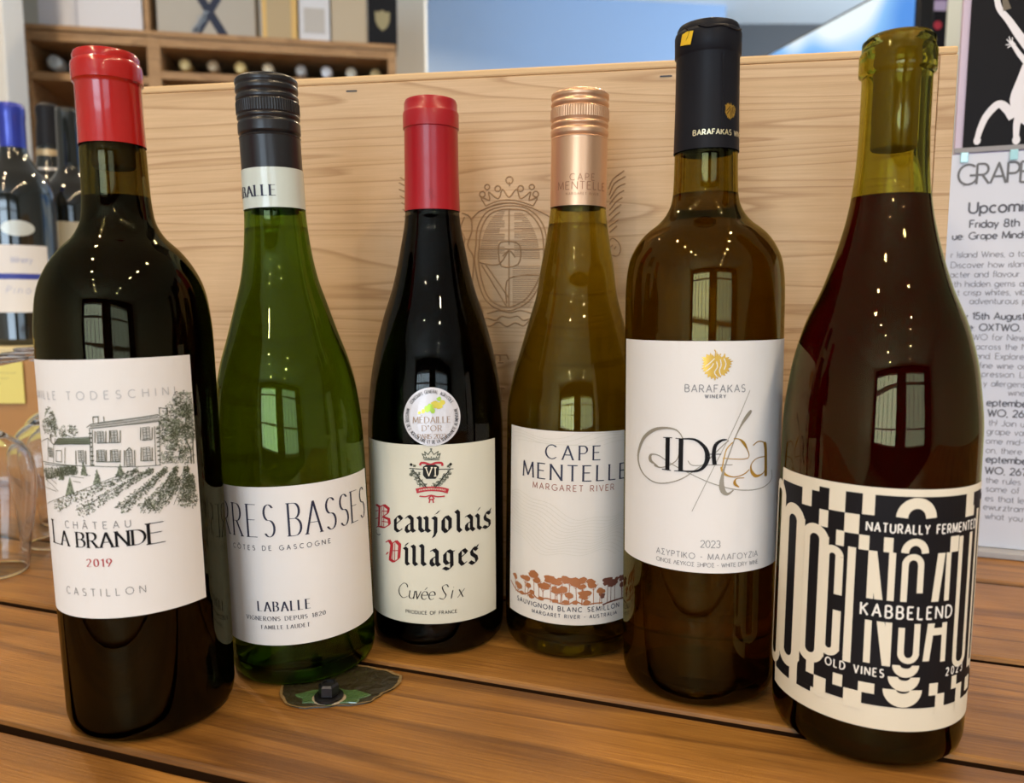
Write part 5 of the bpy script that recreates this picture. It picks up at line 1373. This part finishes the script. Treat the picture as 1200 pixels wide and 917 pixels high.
MB().box(0, -.03, .30, .95, 0, .735).build('housing', pm('black_plastic', (.012, .012, .014), .3), tv, bevel=.003)
MB().box(.010, .0002, .310, .942, .0016, .729).build('glowing_panel', m, tv)
MB().box(.43, -.06, -.40, .51, -.03, .50).build('post', M['metal_dark'], tv)
MB().box(.30, -.06, -.76, .64, .15, -.74).build('foot', M['metal_dark'], tv)
MB().box(.43, -.06, -.74, .51, -.03, -.40).build('lower_post', M['metal_dark'], tv)

bn = empty('roll_up_banner', (.79, 1.50, -.76)); tag(bn, 'narrow black banner with a purple patch and red dot beside the screen', 'banner')
MB().box(-.055, 0, .02, .0295, .006, 1.62).build('cloth', pm('black_cloth', (.02, .018, .026), .6), bn)
MB().box(-.06, -.03, 0, .035, .04, .03).build('base', M['metal_dark'], bn)
MB().box(-.008, -.0012, 1.522, .0285, -.0002, 1.60).build('purple_patch', pm('purple_print', (.12, .03, .22), .5), bn)
MB().box(-.006, -.0022, 1.504, .0265, -.0013, 1.522).build('lilac_patch', pm('lilac_print', (.55, .45, .68), .5), bn)
o = Ink(); o.dot((12, 1478), 8, 20); o.build('red_dot', pm('red_print', (.50, .03, .06), .5), bn, lambda u, w_, off: (u / 1000, -off, w_ / 1000), .002)

# double-sided display stand: poster board above, printed sheet clipped in front
dd = Vector((.939, -.344, 0)).normalized()
yaw = math.atan2(dd.y, dd.x)
sg = empty('sign_stand', (.332, .585, 0), yaw)
tag(sg, 'upright sign board on the table beside the wooden case, lilac with a black poster', 'sign stand')
MB().box(0, .0042, .0003, .300, .010, .60).build('board', pm('lilac_board', (.60, .50, .62), .4), sg, bevel=.0006)
MB().box(-.03, -.012, .0003, .31, .030, .0055).build('base', pm('grey_acrylic', (.42, .42, .43), .25), sg, bevel=.001)
MB().box(.0, .0015, .3050, .300, .0042, .3085).build('ledge', pm('grey_strip', (.30, .28, .28), .4), sg)
po = MB().box(.0052, .0028, .3088, .295, .0041, .592).build('black_poster', pm('black_poster_print', (.014, .012, .014), .5), sg)
a = Ink()
F = {k_: P(v_)[0] for k_, v_ in FIG.items()}
a.stroke(smooth_line(F['arm']), 3.4, w1=6); a.poly(smooth_line(F['torso'], 3))
a.stroke(smooth_line(F['leg']), 6.5, w1=3.6); a.stroke(smooth_line(F['leg2']), 6, w1=3.4)
a.stroke(F['hand'], 2.6); a.stroke(F['fore'], 2.4, w1=4)
for n_ in ('f1', 'f2', 'f3', 'f4', 'f5'): a.stroke(F[n_], .9, w1=.5)
a.dot((14.2, 313.4), 2.4, 10, 3.2); a.dot((39.3, 312), 2.6, 10, 3.4)
for x_, z_, rr in ((50, 395, 7),): a.dot((x_ + 6, z_), rr, 20)
a.build('pale_figure', pm('pale_print', (.80, .78, .82), .5), po, lambda u, w_, off: (u / 1000, .0028 - off, w_ / 1000), .0003)
a = Ink(); a.stroke(F['cup'], 3.2, w1=5); a.build('bronze_cup', pm('bronze_print', (.16, .13, .09), .5), po, lambda u, w_, off: (u / 1000, .0028 - off, w_ / 1000), .0006)
sh = tag(MB().box(-.033, -.0008, .0060, .177, 0, .3032).build('printed_sheet', pm('white_sheet', (.66, .70, .80), .5)), 'white printed events sheet in front of the sign board, GRAPE heading', 'sheet')
sh.location = (.332, .585, 0); sh.rotation_euler = (0, 0, yaw)
gr = Ink()
fp = lambda u, w_, off: (u / 1000, -.0008 - off, w_ / 1000)
gt, bt = pm('grey_text', (.16, .16, .19), .5), pm('dark_grey_text', (.09, .09, .11), .5)
for (u, z, h, t, bold) in PAPER_TEXT:
    if t == 'GRAPE MINDS':
        gr.text(t, u, z, 14.6, None, w=.11, track=.06, xs=.92)
        gr.stroke([(u + 4, z + 1.5), (u + 4, z - 1.2)], .5)
    else:
        a = Ink(); a.text(t, u, z, h * .98, None, w=.17 if bold else .095, track=.17 if h < 8 else .19, xs=1.06)
        a.build('bold_lettering' if bold else 'body_lettering', bt if bold else gt, sh, fp, .0002)
gr.build('heading_lettering', pm('heading_grey', (.14, .14, .15), .5), sh, fp, .0002)
clipm = pm('clip_blue_glint', (.45, .80, .90), .1, coat=1.0)  # bluish glint on the clips is put into their base colour
for cx_, cl_ in ((.0058, 'clip with painted blue glint on the sheet top, above the heading letter G'), (.0375, 'clip with painted blue glint on the sheet top, above the heading letter P')):
    o = tag(MB().box(-.0026, 0, -.0045, .0026, .0012, .0030).build('sheet_clip', clipm, None, bevel=.0005), cl_, 'clip', 'clips holding the printed sheet')
    o.location = Vector((.332, .585, .3015)) + dd * cx_ + Vector((dd.y, -dd.x, 0)) * .0028; o.rotation_euler = (0, 0, yaw)
